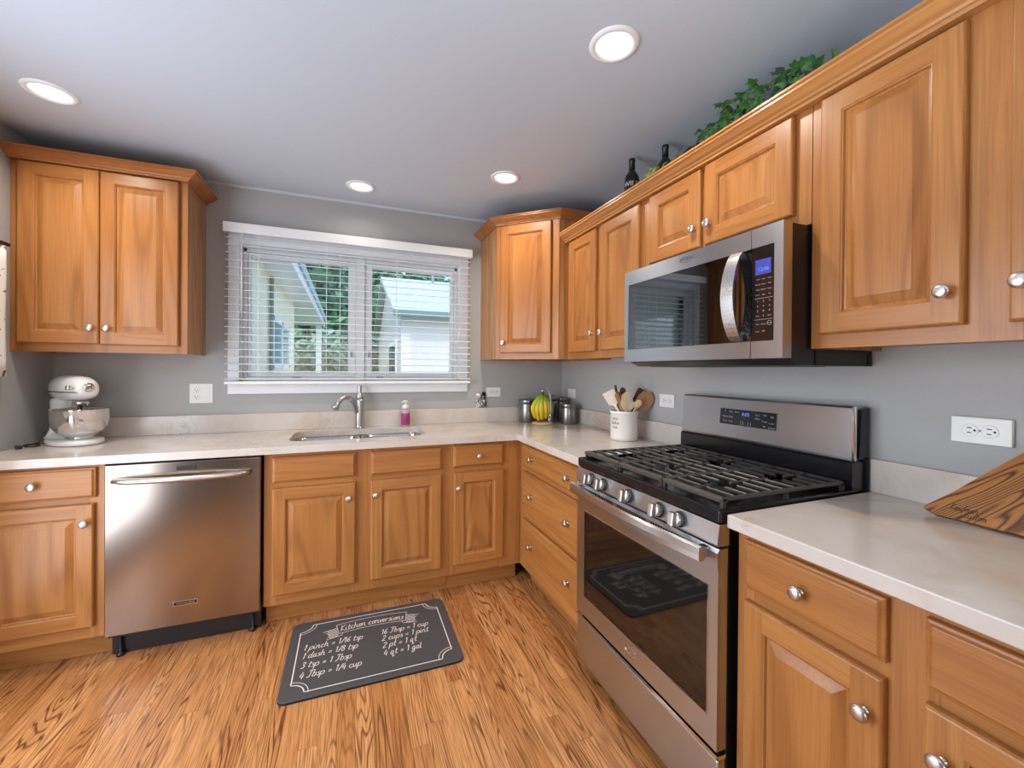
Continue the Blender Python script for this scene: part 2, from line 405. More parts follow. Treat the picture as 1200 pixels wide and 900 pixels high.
# ------------------------------------------------------------------ cabinet building blocks
def knob_mesh():
    m = MB(); M = Matrix.Rotation(R(90), 4, 'X')
    m.lathe([(.0085, 0), (.0085, .002), (.006, .004), (.0055, .012), (.009, .015), (.0155, .018), (.0165, .0215), (.0145, .025), (.009, .0268), (0, .0274)], seg=20, mat=M)
    return m.mesh('knob')
KNOB = knob_mesh(); KNOB.materials.append(NICKEL)
def door_mb(wd, ht, t=.0195, sw=.056):
    m = MB()
    def ring(i, y): return [(i, -y, i), (wd - i, -y, i), (wd - i, -y, ht - i), (i, -y, ht - i)]
    # outer edge
    m.loft([ring(0, 0), ring(0, t - .006), ring(.003, t - .0015), ring(.006, t)], 0, cap1=False)
    a = .006; s = sw
    m.add([(a, -t, a), (s, -t, a), (s, -t, ht - a), (a, -t, ht - a)], [[0, 1, 2, 3]], 0)
    m.add([(wd - s, -t, a), (wd - a, -t, a), (wd - a, -t, ht - a), (wd - s, -t, ht - a)], [[0, 1, 2, 3]], 0)
    m.add([(s, -t, a), (wd - s, -t, a), (wd - s, -t, s), (s, -t, s)], [[0, 1, 2, 3]], 1)
    m.add([(s, -t, ht - s), (wd - s, -t, ht - s), (wd - s, -t, ht - a), (s, -t, ht - a)], [[0, 1, 2, 3]], 1)
    m.loft([ring(s, t), ring(s + .003, t - .003), ring(s + .005, t - .0035), ring(s + .0075, t - .0105), ring(s + .0125, t - .0115)], 0, cap0=False, cap1=False)
    m.loft([ring(s + .0125, t - .0115), ring(s + .036, t - .0025), ring(s + .0375, t - .0015)], 3, cap0=False)
    return m
def slab_mb(wd, ht, t=.0195):
    m = MB()
    def ring(i, y): return [(i, -y, i), (wd - i, -y, i), (wd - i, -y, ht - i), (i, -y, ht - i)]
    m.loft([ring(0, 0), ring(0, t - .009), ring(.002, t - .007), ring(.006, t - .0055), ring(.010, t - .001), ring(.0125, t)], 1)
    return m
def cabinet(name, label, cat, loc, rotz, wd, dp, z0, z1, fronts, stiles, rails, group=None, toe=0, side_mat=2, body_top=True, corner_fill=None):
    t = thing(name, label, cat, loc, rotz, group)
    b = MB(); y1 = -dp + .019; e = .001
    b.box(e, .018, y1, -e, z0, z1, 2); b.box(wd - .018, wd - e, y1, -e, z0, z1, 2)
    b.box(.018, wd - .018, y1, -e, z0 + .012, z0 + .028, 2); b.box(.018, wd - .018, -.008, -e, z0 + .028, z1, 2)
    if body_top: b.box(.018, wd - .018, y1, -.008, z1 - .02, z1 - .004, 2)
    if toe: b.box(.02, wd - .02, -dp + .09, -.02, 0.001, z0 + .012, 2)
    obj('body', b, OAKC, t)
    f = MB()
    for x0, x1 in stiles: f.box(x0 + .0003, x1 - .0003, -dp, y1, z0, z1, 0)
    xs = sorted(stiles)
    for (xa, xb) in [(xs[i][1], xs[i + 1][0]) for i in range(len(xs) - 1)]:
        for r0, r1 in rails: f.box(xa, xb, -dp + .0004, y1, r0, r1, 1)
    obj('face_frame', f, OAKC, t)
    if toe: obj('toe_kick', MB().box(0.0008, wd - .0008, -dp + .075, -dp + .09, 0.001, z0 - .0005, 1), OAKC, t)
    for kind, x0, x1, a, c, knobs in fronts:
        mb = door_mb(x1 - x0, c - a) if kind == 'door' else slab_mb(x1 - x0, c - a)
        d = obj({'door': 'door', 'drawer': 'drawer_front', 'false': 'false_drawer_front'}[kind], mb, OAKC, t, (x0, -dp - .0008, a))
        for kx, kz in knobs: obj('knob', KNOB, NICKEL, d, (kx - x0, -.0195, kz - a))
    return t
BZ0, BZ1 = .114, .877
RAILS_B = [(BZ0, .18), (.69, .742), (.845, BZ1)]
ROT = -math.pi / 2
cabinet('base_cabinet', 'oak base cabinet left of the dishwasher, one drawer over one door', 'cabinet', (XL + .001, 0, 0), 0, .468, .61, BZ0, BZ1,
        [('drawer', .04, .442, .732, .862, [(.244, .798)]), ('door', .04, .436, .167, .705, [(.411, .624)])], [(0, .06), (.42, .468)], RAILS_B, 'oak base cabinets', 1, body_top=False)
cabinet('sink_base_cabinet', 'oak sink base cabinet with two doors and two knobless false fronts', 'cabinet', (-1.985, 0, 0), 0, .935, .61, BZ0, BZ1,
        [('false', .038, .425, .730, .856, []), ('false', .501, .884, .730, .856, []),
         ('door', .038, .425, .167, .703, [(.392, .622)]), ('door', .501, .882, .167, .704, [(.526, .626)])],
        [(0, .055), (.41, .516), (.87, .935)], RAILS_B, 'oak base cabinets', 1, body_top=False)
cabinet('base_cabinet', 'narrow oak base cabinet between the sink cabinet and the inner corner', 'cabinet', (-1.05, 0, 0), 0, .44, .61, BZ0, BZ1,
        [('drawer', .017, .322, .737, .862, [(.168, .796)]), ('door', .021, .324, .17, .705, [(.044, .618)])],
        [(0, .035), (.305, .44)], RAILS_B, 'oak base cabinets', 1, body_top=False)
cabinet('drawer_cabinet', 'oak cabinet of three wide drawers between the corner and the range', 'cabinet', (0, -.612, 0), ROT, .774, .61, BZ0, BZ1,
        [('drawer', .072, .744, .728, .854, [(.21, .793), (.636, .790)]), ('drawer', .072, .744, .438, .70, [(.213, .58), (.638, .577)]),
         ('drawer', .068, .744, .14, .418, [(.208, .295), (.645, .298)])], [(0, .09), (.725, .774)], [(BZ0, .16), (.41, .445), (.69, .742), (.845, BZ1)], 'oak base cabinets', 1, body_top=False)
cabinet('base_cabinet', 'oak base cabinet right of the range with two drawers over two doors', 'cabinet', (0, -2.172, 0), ROT, .76, .61, BZ0, BZ1,
        [('drawer', .03, .346, .730, .858, [(.183, .793)]), ('drawer', .408, .727, .728, .856, [(.567, .793)]),
         ('door', .03, .344, .167, .698, [(.316, .618)]), ('door', .408, .727, .167, .70, [(.436, .618)])],
        [(0, .05), (.33, .424), (.71, .76)], RAILS_B, 'oak base cabinets', 1, body_top=False)
# uppers
UB = 1.372
def upper(label, loc, rotz, wd, z0, z1, fronts, stiles):
    return cabinet('wall_cabinet', label, 'cabinet', loc, rotz, wd, .313, z0, z1, fronts, stiles, [(z0, z0 + .055), (z1 - .06, z1)], 'oak wall cabinets')
UT = 2.107
upL = upper('oak wall cabinet with two tall doors left of the window above the stand mixer', (XL + .001, 0, 0), 0, .680, UB, 2.28,
      [('door', .03, .3265, 1.413, 2.263, [(.299, 1.49)]), ('door', .3295, .646, 1.411, 2.262, [(.361, 1.49)])], [(0, .045), (.30, .356), (.63, .680)])
upper('two-door oak wall cabinet between the corner cabinet and the microwave', (0, -.6575, 0), ROT, .7425, UB, UT,
      [('door', .040, .341, 1.411, 2.092, [(.313, 1.51)]), ('door', .388, .712, 1.412, 2.092, [(.414, 1.505)])], [(0, .055), (.325, .404), (.697, .7425)])
upper('short two-door oak wall cabinet directly above the microwave', (0, -1.402, 0), ROT, .76, 1.748, UT,
      [('door', .042, .342, 1.787, 2.092, [(.318, 1.862)]), ('door', .364, .712, 1.787, 2.094, [(.392, 1.862)])], [(0, .055), (.328, .378), (.697, .76)])
upper('large two-door oak wall cabinet right of the microwave', (0, -2.164, 0), ROT, .76, UB, UT,
      [('door', .032, .344, 1.412, 2.092, [(.315, 1.488)]), ('door', .414, .728, 1.410, 2.092, [(.436, 1.49)])], [(0, .045), (.329, .43), (.713, .76)])
# corner wall cabinet (diagonal front)
cc = thing('corner_wall_cabinet', 'diagonal oak corner wall cabinet with one door right of the window', 'cabinet', (0, 0, 0), 0, 'oak wall cabinets')
CT = 2.262
A_, B_ = Vector((-.686, -.352)), Vector((-.379, -.656))
dv = (B_ - A_); dl = dv.length; ang = math.atan2(dv.y, dv.x)
bmb = MB()
for z in (UB + .012, CT - .02): bmb.prism([(-.685, -.001), (-.685, -.351), (-.379, -.655), (-.001, -.655), (-.001, -.001)], z, z + .016, 'z', 2)
bmb.box(-.686, -.67, -.352, -.001, UB, CT, 2); bmb.box(-.379, -.001, -.6565, -.641, UB, CT, 2)
bmb.box(-.67, -.001, -.008, -.001, UB, CT, 2); bmb.box(-.008, -.001, -.641, -.001, UB, CT, 2)
obj('body', bmb, OAKC, cc)
ff = MB()
ff.box(0, .05, -.0005, .018, UB, CT, 0); ff.box(dl - .058, dl, -.0005, .018, UB, CT, 0)
ff.box(.05, dl - .058, 0, .018, UB, UB + .055, 1); ff.box(.05, dl - .058, 0, .018, CT - .05, CT, 1)
obj('face_frame', ff, OAKC, cc, (A_.x, A_.y, 0), (0, 0, ang))
nx = Vector((math.sin(ang), -math.cos(ang)))
p0 = A_ + dv.normalized() * .034 + nx * .0012
cdoor = obj('door', door_mb(.352, .832), OAKC, cc, (p0.x, p0.y, 1.412), (0, 0, ang))
obj('knob', KNOB, NICKEL, cdoor, (.028, -.0195, .066))
# crown mouldings
CP = [(-.0195, 0), (.008, .0), (.010, .008), (.016, .010), (.020, .016), (.030, .022), (.042, .032), (.050, .037), (.050, .044), (.056, .047), (.056, .054), (-.0195, .054)]
def crown_run(path, z, k=1.0, kz=1.0):
    """profile swept with mitred corners along a plan path; the moulding stands out to the right of the path direction"""
    P = [Vector(p) for p in path]; rings = []
    for i, p in enumerate(P):
        d0 = (P[i] - P[i - 1]).normalized() if i else (P[1] - P[0]).normalized()
        d1 = (P[i + 1] - P[i]).normalized() if i < len(P) - 1 else d0
        n0 = Vector((d0.y, -d0.x)); n1 = Vector((d1.y, -d1.x)); mm = (n0 + n1); mm = mm / mm.dot(n0)
        rings.append([(p.x + mm.x * a * k, p.y + mm.y * a * k, z + b * kz) for a, b in CP])
    return MB().loft(rings)
e_ = .0006
obj('crown_molding', crown_run([(XL + .0015 - (XL + .001), -.333 - e_), (.680 + e_, -.333 - e_), (.680 + e_, -.001)], 2.266, 1, .88), CROWN, upL)
n2 = nx * .0212
obj('crown_molding', crown_run([(A_.x - .001, -.001), (A_.x - .001, A_.y - .006), (B_.x + .006, B_.y - .0015), (-.0015, B_.y - .0015)], 2.250, 1, .88), CROWN, cc)
cr = obj('crown_molding', crown_run([(-.334, -.6600), (-.334, -2.925)], 2.099, .95, 1.0), CROWN)
# moulding grain runs along the wall
CROWNY = oak('oak_crown_right', 1, lin((206, 148, 88)), lin((186, 126, 68)), lin((136, 82, 40)), contrast=.35)
cr.data.materials.clear(); cr.data.materials.append(CROWNY)
tag(cr, 'long oak crown molding along the tops of the right wall cabinets', 'molding')

# ------------------------------------------------------------------ countertops
CTZ, CTH = .9145, .0362
def slab_with_hole(outer, inner, z0, z1):
    b = bmesh.new()
    def loop(pts):
        vs = [b.verts.new((x, y, z1)) for x, y in pts]
        return [b.edges.new((vs[i], vs[(i + 1) % len(vs)])) for i in range(len(vs))]
    es = loop(outer) + (loop(inner) if inner else [])
    bmesh.ops.triangle_fill(b, edges=es, use_beauty=True)
    r = bmesh.ops.extrude_face_region(b, geom=list(b.faces))
    for v in r['geom']:
        if isinstance(v, bmesh.types.BMVert): v.co.z = z0
    return b
SX0, SX1, SY0, SY1 = -1.895, -1.16, -.505, -.115
ct = MB()
outer = [(XL + .001, -.0008), (XL + .001, -.648), (-.648, -.648), (-.648, -1.386), (-.0008, -1.386), (-.0008, -.0008)]
ct.bm(slab_with_hole(outer, rrect(SX0, SX1, SY0, SY1, .07, 6), CTZ - CTH, CTZ))
cto = obj('countertop', ct, QUARTZ); tag(cto, 'long L-shaped pale quartz countertop running from the left wall to the range', 'countertop')
BSH = 1.021
obj('backsplash', MB().box(XL + .0215, -.0005, -.021, -.0008, CTZ + .0003, BSH, bev=.0015), QUARTZ, cto)
obj('backsplash', MB().box(-.021, -.0008, -1.386, -.0215, CTZ + .0003, BSH, bev=.0015), QUARTZ, cto)
ct2 = MB().box(-.648, -.0008, -2.94, -2.166, CTZ - CTH, CTZ, bev=.003)
cto2 = obj('countertop', ct2, QUARTZ); tag(cto2, 'short pale quartz countertop right of the range under the wooden board', 'countertop')
obj('backsplash', MB().box(-.021, -.0008, -2.94, -2.166, CTZ + .0003, BSH, bev=.0015), QUARTZ, cto2)

# ------------------------------------------------------------------ dishwasher
dw = thing('dishwasher', 'stainless steel dishwasher with a bowed bar handle under the counter', 'dishwasher', (-2.594, 0, 0))
DWW = .603
obj('body', MB().box(.006, DWW - .004, -.600, -.03, .09, .868), BLACKM, dw)
pan = MB(); rr = []
prof = [(-.612, 0), (-.632, .0), (-.6365, .004)]
q = MB()
def pring(i, y): return [(i + .004, y, .112 + i), (.599 - i, y, .112 + i), (.599 - i, y, .8685 - i), (i + .004, y, .8685 - i)]
q.loft([pring(0, -.604), pring(0, -.632), pring(.0025, -.636), pring(.005, -.637)])
dwd = obj('door', q, brushed('dishwasher_steel', lin((160, 148, 138)), .18, 0, .45), dw)
hp = []
for k in range(17):
    u = k / 16; hp.append((.045 + u * .505, -.637 - .006 - .048 * math.sin(math.pi * u) ** .55, .800))
obj('handle', MB().tube(hp, [.0135] * 17, 12, 0, 1.5), NICKEL, dwd)
obj('vent', MB().box(.262, .338, -.640, -.6365, .829, .847, bev=.0015), BLACKM, dwd)
bd = MB().box(.252, .348, -.6405, -.6368, .203, .226, 0, bev=.001)
bd.box(.256, .344, -.6412, -.6404, .207, .222, 1)
bdo = obj('badge', bd, [CHROME, BLACKM], dwd)
obj('lettering', text_mb('KitchenAid', .015, Matrix.Translation((.300, -.6416, .2145)) @ Matrix.Rotation(R(90), 4, 'X')), CHROME, bdo)
obj('kick_plate', MB().box(.01, .593, -.575, -.555, .004, .105), BLACKM, dw)
for x in (.045, .56): obj('foot', MB().lathe([(.016, 0.0005), (.016, .012), (.006, .014), (.006, .09)], (x, -.588, 0), 12), BLACKM, dw)

# ------------------------------------------------------------------ gas range (local frame: front faces -y, width along x)
rg = thing('gas_range', 'freestanding stainless gas range with black grates and oven window', 'range', (0, -1.396, 0), ROT)
RW = .762
obj('body', MB().box(.004, RW - .004, -.63, -.02, .03, .885, 0, bev=.003), BLACK, rg)
ck = MB()
ck.box(.001, RW - .001, -.664, -.085, .886, .907, 0, bev=.006, seg=3)
ck.box(.001, RW - .001, -.664, -.650, .895, .922, 0, bev=.005, seg=3); ck.box(.001, .016, -.66, -.06, .9, .922, 0, bev=.004); ck.box(RW - .016, RW - .001, -.66, -.06, .9, .922, 0, bev=.004)
obj('cooktop', ck, BLACK, rg)
cp = MB().prism([(-.628, .824), (-.668, .824), (-.672, .83), (-.664, .884), (-.628, .884)], .0015, RW - .0015, 'x')
cpo = obj('control_panel', cp, STEEL, rg)
KP = (.118, .206, .366, .527, .618)
for i, x in enumerate(KP):
    k = MB(); M = Matrix.Translation((x, -.668, .854)) @ Matrix.Rotation(R(90 - 8), 4, 'X')
    k.lathe([(.024, -.001), (.024, .006), (.021, .008)], seg=24, mi=1, mat=M)
    k.lathe([(.0205, .006), (.020, .022), (.017, .024), (0, .0242)], seg=24, mat=M)
    k.box(-.0105, .0105, -.0205, .0205, .022, .040, 0, .003, 2, M)
    obj('knob', k, [NICKEL, BLACK], rg)
# oven door
od = MB()
DZ0, DZ1 = .262, .762
gx0, gx1, gz0, gz1 = .066, .724, .345, .705
yf = -.666
for q in ((.003, gx0, DZ0, DZ1), (gx1, RW - .003, DZ0, DZ1), (gx0, gx1, DZ0, gz0), (gx0, gx1, gz1, DZ1)):
    od.box(q[0], q[1], yf, -.632, q[2], q[3])
od.prism([(-.632, DZ1), (yf - .004, DZ1), (yf - .004, .806), (yf + .004, .816), (-.632, .816)], .002, RW - .002, 'x')
odo = obj('oven_door', od, STEEL, rg)
obj('window', MB().box(gx0, gx1, yf + .003, -.64, gz0, gz1), GLASSD, odo)
fm = MB()
for q in ((gx0 - .003, gx1 + .003, gz0 - .004, gz0), (gx0 - .003, gx1 + .003, gz1, gz1 + .003), (gx0 - .003, gx0, gz0, gz1), (gx1, gx1 + .003, gz0, gz1)):
    fm.box(q[0], q[1], yf - .0016, yf + .002, q[2], q[3])
obj('window_trim', fm, CHROME, odo)
for gk in range(3):
    vt = MB()
    for k in range(14):
        x = .11 + (gk * 16 + k) * .0118; vt.box(x, x + .006, yf - .0046, yf - .0035, .783, .804)
    vt.box(.11 + gk * 16 * .0118, .11 + (gk * 16 + 13) * .0118 + .006, yf - .0042, yf - .0036, .7815, .7832)
    obj('vent_slots', vt, DARK, odo)
hb = []; NHB = 20
for k in range(NHB + 1):
    u = k / NHB; x = .022 + u * .716; y = -.702 - .026 * math.sin(math.pi * u)
    hb.append([(x, y, .781), (x, y - .011, .784), (x, y - .013, .80), (x, y - .011, .819), (x, y, .823), (x, y + .010, .818), (x, y + .012, .80), (x, y + .01, .785)])
hd = MB().loft(hb, smooth=False)
hd.box(.030, .052, -.700, yf - .003, .787, .815); hd.box(.708, .730, -.700, yf - .003, .787, .815)
obj('handle', hd, STEEL, odo)
LM = lambda x, y, z: Matrix.Translation((x, y, z)) @ Matrix.Rotation(R(90), 4, 'X')
lg = text_mb('Whirlpool', .018, LM(.381, yf - .0008, .308), .25)
tt = []
for k in range(22):
    a = R(25 + 300 * k / 21); tt.append((.381 + .03 * math.cos(a), yf - .001, .304 + .011 * math.sin(a)))
lg.tube(tt, .0008, 6)
obj('lettering', lg, CHROME, odo)
# storage drawer
sd = MB().box(.003, RW - .003, -.662, -.632, .05, .236, bev=.004)
sd.prism([(-.632, .236), (-.662, .236), (-.666, .243), (-.664, .250), (-.650, .247), (-.632, .247)], .003, RW - .003, 'x', 1)
obj('storage_drawer', sd, [STEEL, CHROME], rg)
for x in (.05, RW - .05):
    for y in (-.6, -.08): obj('foot', MB().lathe([(.018, .0005), (.018, .014), (.008, .016), (.008, .04)], (x, y, 0), 12), BLACKM, rg)
# backguard
bgk = MB().prism([(-.012, .90), (-.086, .90), (-.094, .93), (-.092, 1.006), (-.084, 1.012), (-.012, 1.012)], .004, RW - .004, 'x')
bgk.prism([(-.012, 1.014), (-.062, 1.02), (-.050, 1.18), (-.012, 1.186)], .002, .028, 'x'); bgk.prism([(-.012, 1.014), (-.062, 1.02), (-.050, 1.18), (-.012, 1.186)], RW - .028, RW - .002, 'x')
bgo = obj('backguard', bgk, BLACK, rg)
bp_ = MB().prism([(-.04, 1.014), (-.082, 1.014), (-.084, 1.022), (-.070, 1.184), (-.064, 1.191), (-.02, 1.191)], .0, RW - .012, 'x')
bpo = obj('backguard_panel', bp_, STEEL, rg)
ev = MB().box(RW - .012, RW - .001, -.086, -.075, 1.014, 1.192, bev=.003)
obj('backguard_trim', ev, CHROME, rg)
tilt = math.atan2(.014, .162)
BM = Matrix.Translation((.356, -.0775, 1.109)) @ Matrix.Rotation(-tilt, 4, 'X')
dsp = MB().box(-.132, .132, -.0022, .001, -.033, .033, 0, bev=.001, mat=BM)
dso = obj('display', dsp, mat('display_glass', lin((22, 24, 30)), .12), bpo)
TM = lambda x, z: BM @ Matrix.Translation((x, -.0026, z)) @ Matrix.Rotation(R(90), 4, 'X')
obj('lettering', text_mb('4:05', .021, TM(-.005, .015)), BLUELED, dso)
for grp in (((-.105, .022, '^'), (-.075, .022, 'Bake'), (-.047, .022, 'Broil'), (-.105, 0, 'Warm'), (-.076, 0, 'Keep'), (-.105, -.018, 'Cook'), (-.076, -.019, 'Time')), ((-.02, -.02, '[ ]'),), ((.016, -.022, '[ ]'),),
            ((.05, .018, 'Start'), (.082, .020, 'Self'), (.112, .016, 'Off'), (.05, .004, 'Clean'), (.082, -.004, 'Timer'), (.112, -.008, 'Lock'), (.082, -.023, 'Set'), (.112, -.026, 'Cancel'))):
    lt = MB()
    for x, z, s in grp: join(lt, text_mb(s, .0105 if len(s) > 1 and s != '[ ]' else .016, TM(x, z)))
    obj('button_lettering', lt, GREYP, dso)
# grates and burners
def bar(m, x0, x1, y0, y1, zt=.950, h=.012, b=.003): m.box(x0, x1, y0, y1, zt - h, zt, 0, b, 1)
for gi, (a, b) in enumerate(((.016, .258), (.261, .501), (.504, .746))):
    m = MB(); y0, y1 = -.640, -.110
    m.box(a, b, y0, y0 + .024, .934, .950, 0, .004, 2); bar(m, a, b, y1 - .012, y1); bar(m, a, a + .012, y0, y1); bar(m, b - .012, b, y0, y1)
    xc = (a + b) / 2
    for k in range(9):
        y = y0 + .058 + k * .0505; L = .0 if k in (4,) else (.032 if k in (1, 2, 6, 7) else .01)
        if L: bar(m, a + .01, xc - L, y - .0042, y + .0042, .951); bar(m, xc + L, b - .01, y - .0042, y + .0042, .951)
        else: bar(m, a + .01, b - .01, y - .0055, y + .0055, .951)
    for ya, yb in ((y0 + .02, y0 + .09), (y0 + .165, y0 + .335), (y1 - .12, y1 - .01)): bar(m, xc - .005, xc + .005, ya, yb, .951)
    for px in (a + .006, b - .006):
        for py in (y0 + .01, (y0 + y1) / 2, y1 - .006): m.box(px - .005, px + .005, py - .006, py + .006, .9072, .936)
    obj('grate', m, IRON, rg)
for x, y, r in ((.137, -.50, .045), (.137, -.24, .036), (.381, -.375, .05), (.625, -.50, .04), (.625, -.24, .036)):
    m = MB().lathe([(r * 1.25, .9072), (r * 1.2, .914), (r * .9, .915), (r * .9, .920), (r, .921), (r, .927), (r * .85, .930), (0, .931)], (x, y, 0), 28)
    obj('burner', m, BLACKM, rg)

# ------------------------------------------------------------------ microwave
mw = thing('microwave', 'over-the-range stainless microwave with curved handle and black window', 'microwave', (0, -1.405, 0), ROT)
MW, MZ0, MZ1 = .755, 1.343, 1.745
mb = MB().box(.004, MW - .0035, -.392, -.003, 1.341, MZ1 - .002, 0)
mb.prism([(-.405, 1.340), (-.36, 1.322), (-.003, 1.322), (-.003, 1.341), (-.405, 1.341)], .012, MW - .004, 'x')
mwb = obj('body', mb, mat('microwave_case', lin((34, 32, 31)), .3), mw)
vg = MB()
for k in range(2): vg.box(.06 + k * .34, .34 + k * .34, -.33, -.12, 1.3195, 1.3225)
obj('filter', vg, brushed('filter_mesh', lin((120, 118, 116)), .5), mw)
sp_ = MB()
y0, y1, z0_, z1_ = -.285, -.02, 1.326, 1.366
for q in ((y0, y1, z0_, z0_ + .005), (y0, y1, z1_ - .005, z1_), (y0, y0 + .006, z0_, z1_), (y1 - .006, y1, z0_, z1_)): sp_.box(MW - .0035, MW - .0012, q[0], q[1], q[2], q[3])
obj('side_vent', sp_, BLACKM, mw)
md = MB(); SX = .650; fy = -.431
wx0, wx1, wz0, wz1 = .028, .727, 1.396, 1.686
for q in ((.0, wx0, MZ0, MZ1), (wx0, SX - .001, MZ0, wz0), (wx0, SX - .001, wz1, MZ1)):
    md.box(q[0], q[1], fy, -.393, q[2], q[3])
mdo = obj('door', md, STEEL, mw)
obj('window', MB().box(wx0, SX - .001, fy + .002, -.395, wz0, wz1), GLASSM, mdo)
pn = MB()
for q in ((wx1, MW, MZ0, MZ1), (SX + .001, wx1, MZ0, wz0), (SX + .001, wx1, wz1, MZ1)): pn.box(q[0], q[1], fy, -.393, q[2], q[3])
pno = obj('control_panel', pn, STEEL, mw)
obj('panel_glass', MB().box(SX + .001, wx1, fy + .002, -.395, wz0, wz1), mat('panel_black', lin((30, 24, 23)), .1), pno)
hh = []
for k in range(21):
    u = k / 20; bow = math.sin(math.pi * u); z = 1.400 + u * .282; y = fy - .008 - .042 * bow ** .7; x0 = .585 - .002 * bow; x1 = .628
    hh.append([(x0, y, z), (x1, y + .004, z), (x1, y - .004, z), (x0 + .003, y - .009, z)])
hm = MB().loft(hh, smooth=False)
hm.box(.600, .624, fy - .012, fy + .001, 1.402, 1.42); hm.box(.600, .624, fy - .012, fy + .001, 1.662, 1.68)
obj('handle', hm, STEELV, mdo)
lg = text_mb('Whirlpool', .017, LM(.374, fy - .0006, 1.722), .25)
tt = [(.374 + .028 * math.cos(R(25 + 300 * k / 21)), fy - .0008, 1.719 + .010 * math.sin(R(25 + 300 * k / 21))) for k in range(22)]
lg.tube(tt, .0007, 6)
obj('lettering', lg, mat('logo_grey', lin((92, 92, 96)), .4), mdo)
ds = obj('display', MB().box(.664, .716, fy + .0004, fy + .003, 1.600, 1.646), BLUEDIM, pno)
obj('lettering', text_mb('12:06', .0165, LM(.692, fy - .0002, 1.615)), BLUELED, ds)
bt = MB(); rnd = random.Random(4)
rows = [1.586, 1.570, 1.554, 1.538, 1.518, 1.503, 1.488, 1.473]
words = [['Cook', 'Steam', 'Warm'], ['Defrost', 'Reheat', 'Melt'], ['Soften', 'Popcorn', 'Potato'], ['Power', 'Light', 'Fan'], ['1', '2', '3'], ['4', '5', '6'], ['7', '8', '9'], ['Timer', '0', 'Clock']]
for zi, (z, ws) in enumerate(zip(rows, words)):
    if zi == 2: obj('cook_lettering', bt, GREYP, pno); bt = MB()
    if zi == 4: obj('menu_lettering', bt, GREYP, pno); bt = MB()
    for x, s in zip((.672, .692, .712), ws):
        join(bt, text_mb(s, .0052 if len(s) > 2 else .008, LM(x, fy + .0014, z), 0))
obj('number_pad', bt, GREYP, pno); bt = MB()
for x, s, z in ((.672, 'Vent', 1.448), (.692, 'Cancel', 1.448), (.712, 'Start', 1.45), (.672, 'Lamp', 1.426), (.692, 'Off', 1.426)): join(bt, text_mb(s, .006, LM(x, fy + .0014, z), 0))
rg_ = MB(); ci = [(.712 + .0068 * math.cos(R(k * 20)), fy + .0012, 1.45 + .0068 * math.sin(R(k * 20))) for k in range(19)]
rg_.tube(ci, .0005, 5); obj('start_ring', rg_, GREYP, pno)
for z in (1.527, 1.462): obj('divider_line', MB().box(.663, .722, fy + .0010, fy + .0016, z - .0004, z + .0004), GREYP, pno)
obj('button_lettering', bt, GREYP, pno)

# ------------------------------------------------------------------ sink and faucet
sk = thing('double_sink', 'undermount stainless double-bowl sink below the window', 'sink', (-1.5275, -.31, 0))
def bowl(x0, x1, y0, y1, top, depth):
    rings = []
    for dz, i, r in ((0, -.018, .075), (0, 0, .06), (-.02, .002, .06), (-depth + .03, .010, .06), (-depth + .008, .02, .055), (-depth, .045, .05)):
        rings.append([(x, y, top + dz) for x, y in rrect(x0 + i, x1 - i, y0 + i, y1 - i, r, 6)])
    m = MB().loft(rings, smooth=True, cap0=False); return m
SM = brushed('sink_steel', lin((190, 188, 186)), .25)
for x0, x1 in ((-.362, -.012), (.016, .362)):
    b_o = obj('bowl', bowl(x0, x1, -.19, .185, CTZ - CTH - .0015, .19), SM, sk)
    obj('drain', MB().lathe([(.045, 0), (.045, .003), (.036, .004), (.03, .001), (0, .001)], ((x0 + x1) / 2, .0, CTZ - CTH - .191), 24), CHROME, sk)
fc = thing('kitchen_faucet', 'brushed nickel single-handle pull-down faucet behind the sink', 'faucet', (-1.527, -.068, CTZ))
obj('base', MB().lathe([(.031, .0005), (.031, .006), (.028, .008), (.028, .02), (.0275, .14), (.0275, .175), (.026, .19)], seg=28), FAUCETM, fc)
obj('handle', MB().lathe([(.026, .190), (.0245, .205), (.0175, .222), (.012, .235), (.0125, .25), (.0145, .275), (.013, .278), (0, .279)], seg=24), FAUCETM, fc)
fp = smooth_pts([(-.012, -.008, .10), (-.028, -.018, .155), (-.055, -.04, .196), (-.085, -.062, .208), (-.112, -.084, .196), (-.128, -.096, .178)], 5)
obj('spout', MB().tube(fp, [.015 + .003 * (1 - i / (len(fp) - 1)) for i in range(len(fp))], 16), FAUCETM, fc)
hp = [(-.127, -.095, .180), (-.135, -.101, .165), (-.143, -.107, .148), (-.148, -.111, .138)]
obj('spray_head', MB().tube(hp, [.015, .018, .0225, .0235], 18), FAUCETM, fc)
sb = thing('soap_bottle', 'clear pump soap bottle with a magenta label behind the sink', 'soap bottle', (-1.235, -.075, CTZ))
obj('bottle', MB().lathe([(.026, .0005), (.029, .005), (.029, .018), (.0285, .095), (.026, .108), (.017, .118), (.016, .122)], seg=24), mat('clear_plastic', lin((216, 196, 204)), .15, 0, **{'Transmission Weight': .35}), sb)
obj('label', MB().lathe([(.0294, .012), (.0298, .014), (.0298, .088), (.0294, .09)], seg=24, cap=False), noisy('magenta_label', [(.35, lin((150, 40, 100))), (.6, lin((176, 62, 120)))], 60, .4), sb)
pm = MB().lathe([(.021, .1185), (.023, .122), (.023, .136), (.02, .142), (.009, .146), (.0085, .160), (.016, .163), (.017, .172), (.012, .175), (0, .1755)], seg=20)
pm.tube([(0, 0, .168), (-.018, -.014, .168), (-.027, -.021, .164)], [.006, .0055, .004], 8)
obj('pump', pm, PLASTIC, sb)

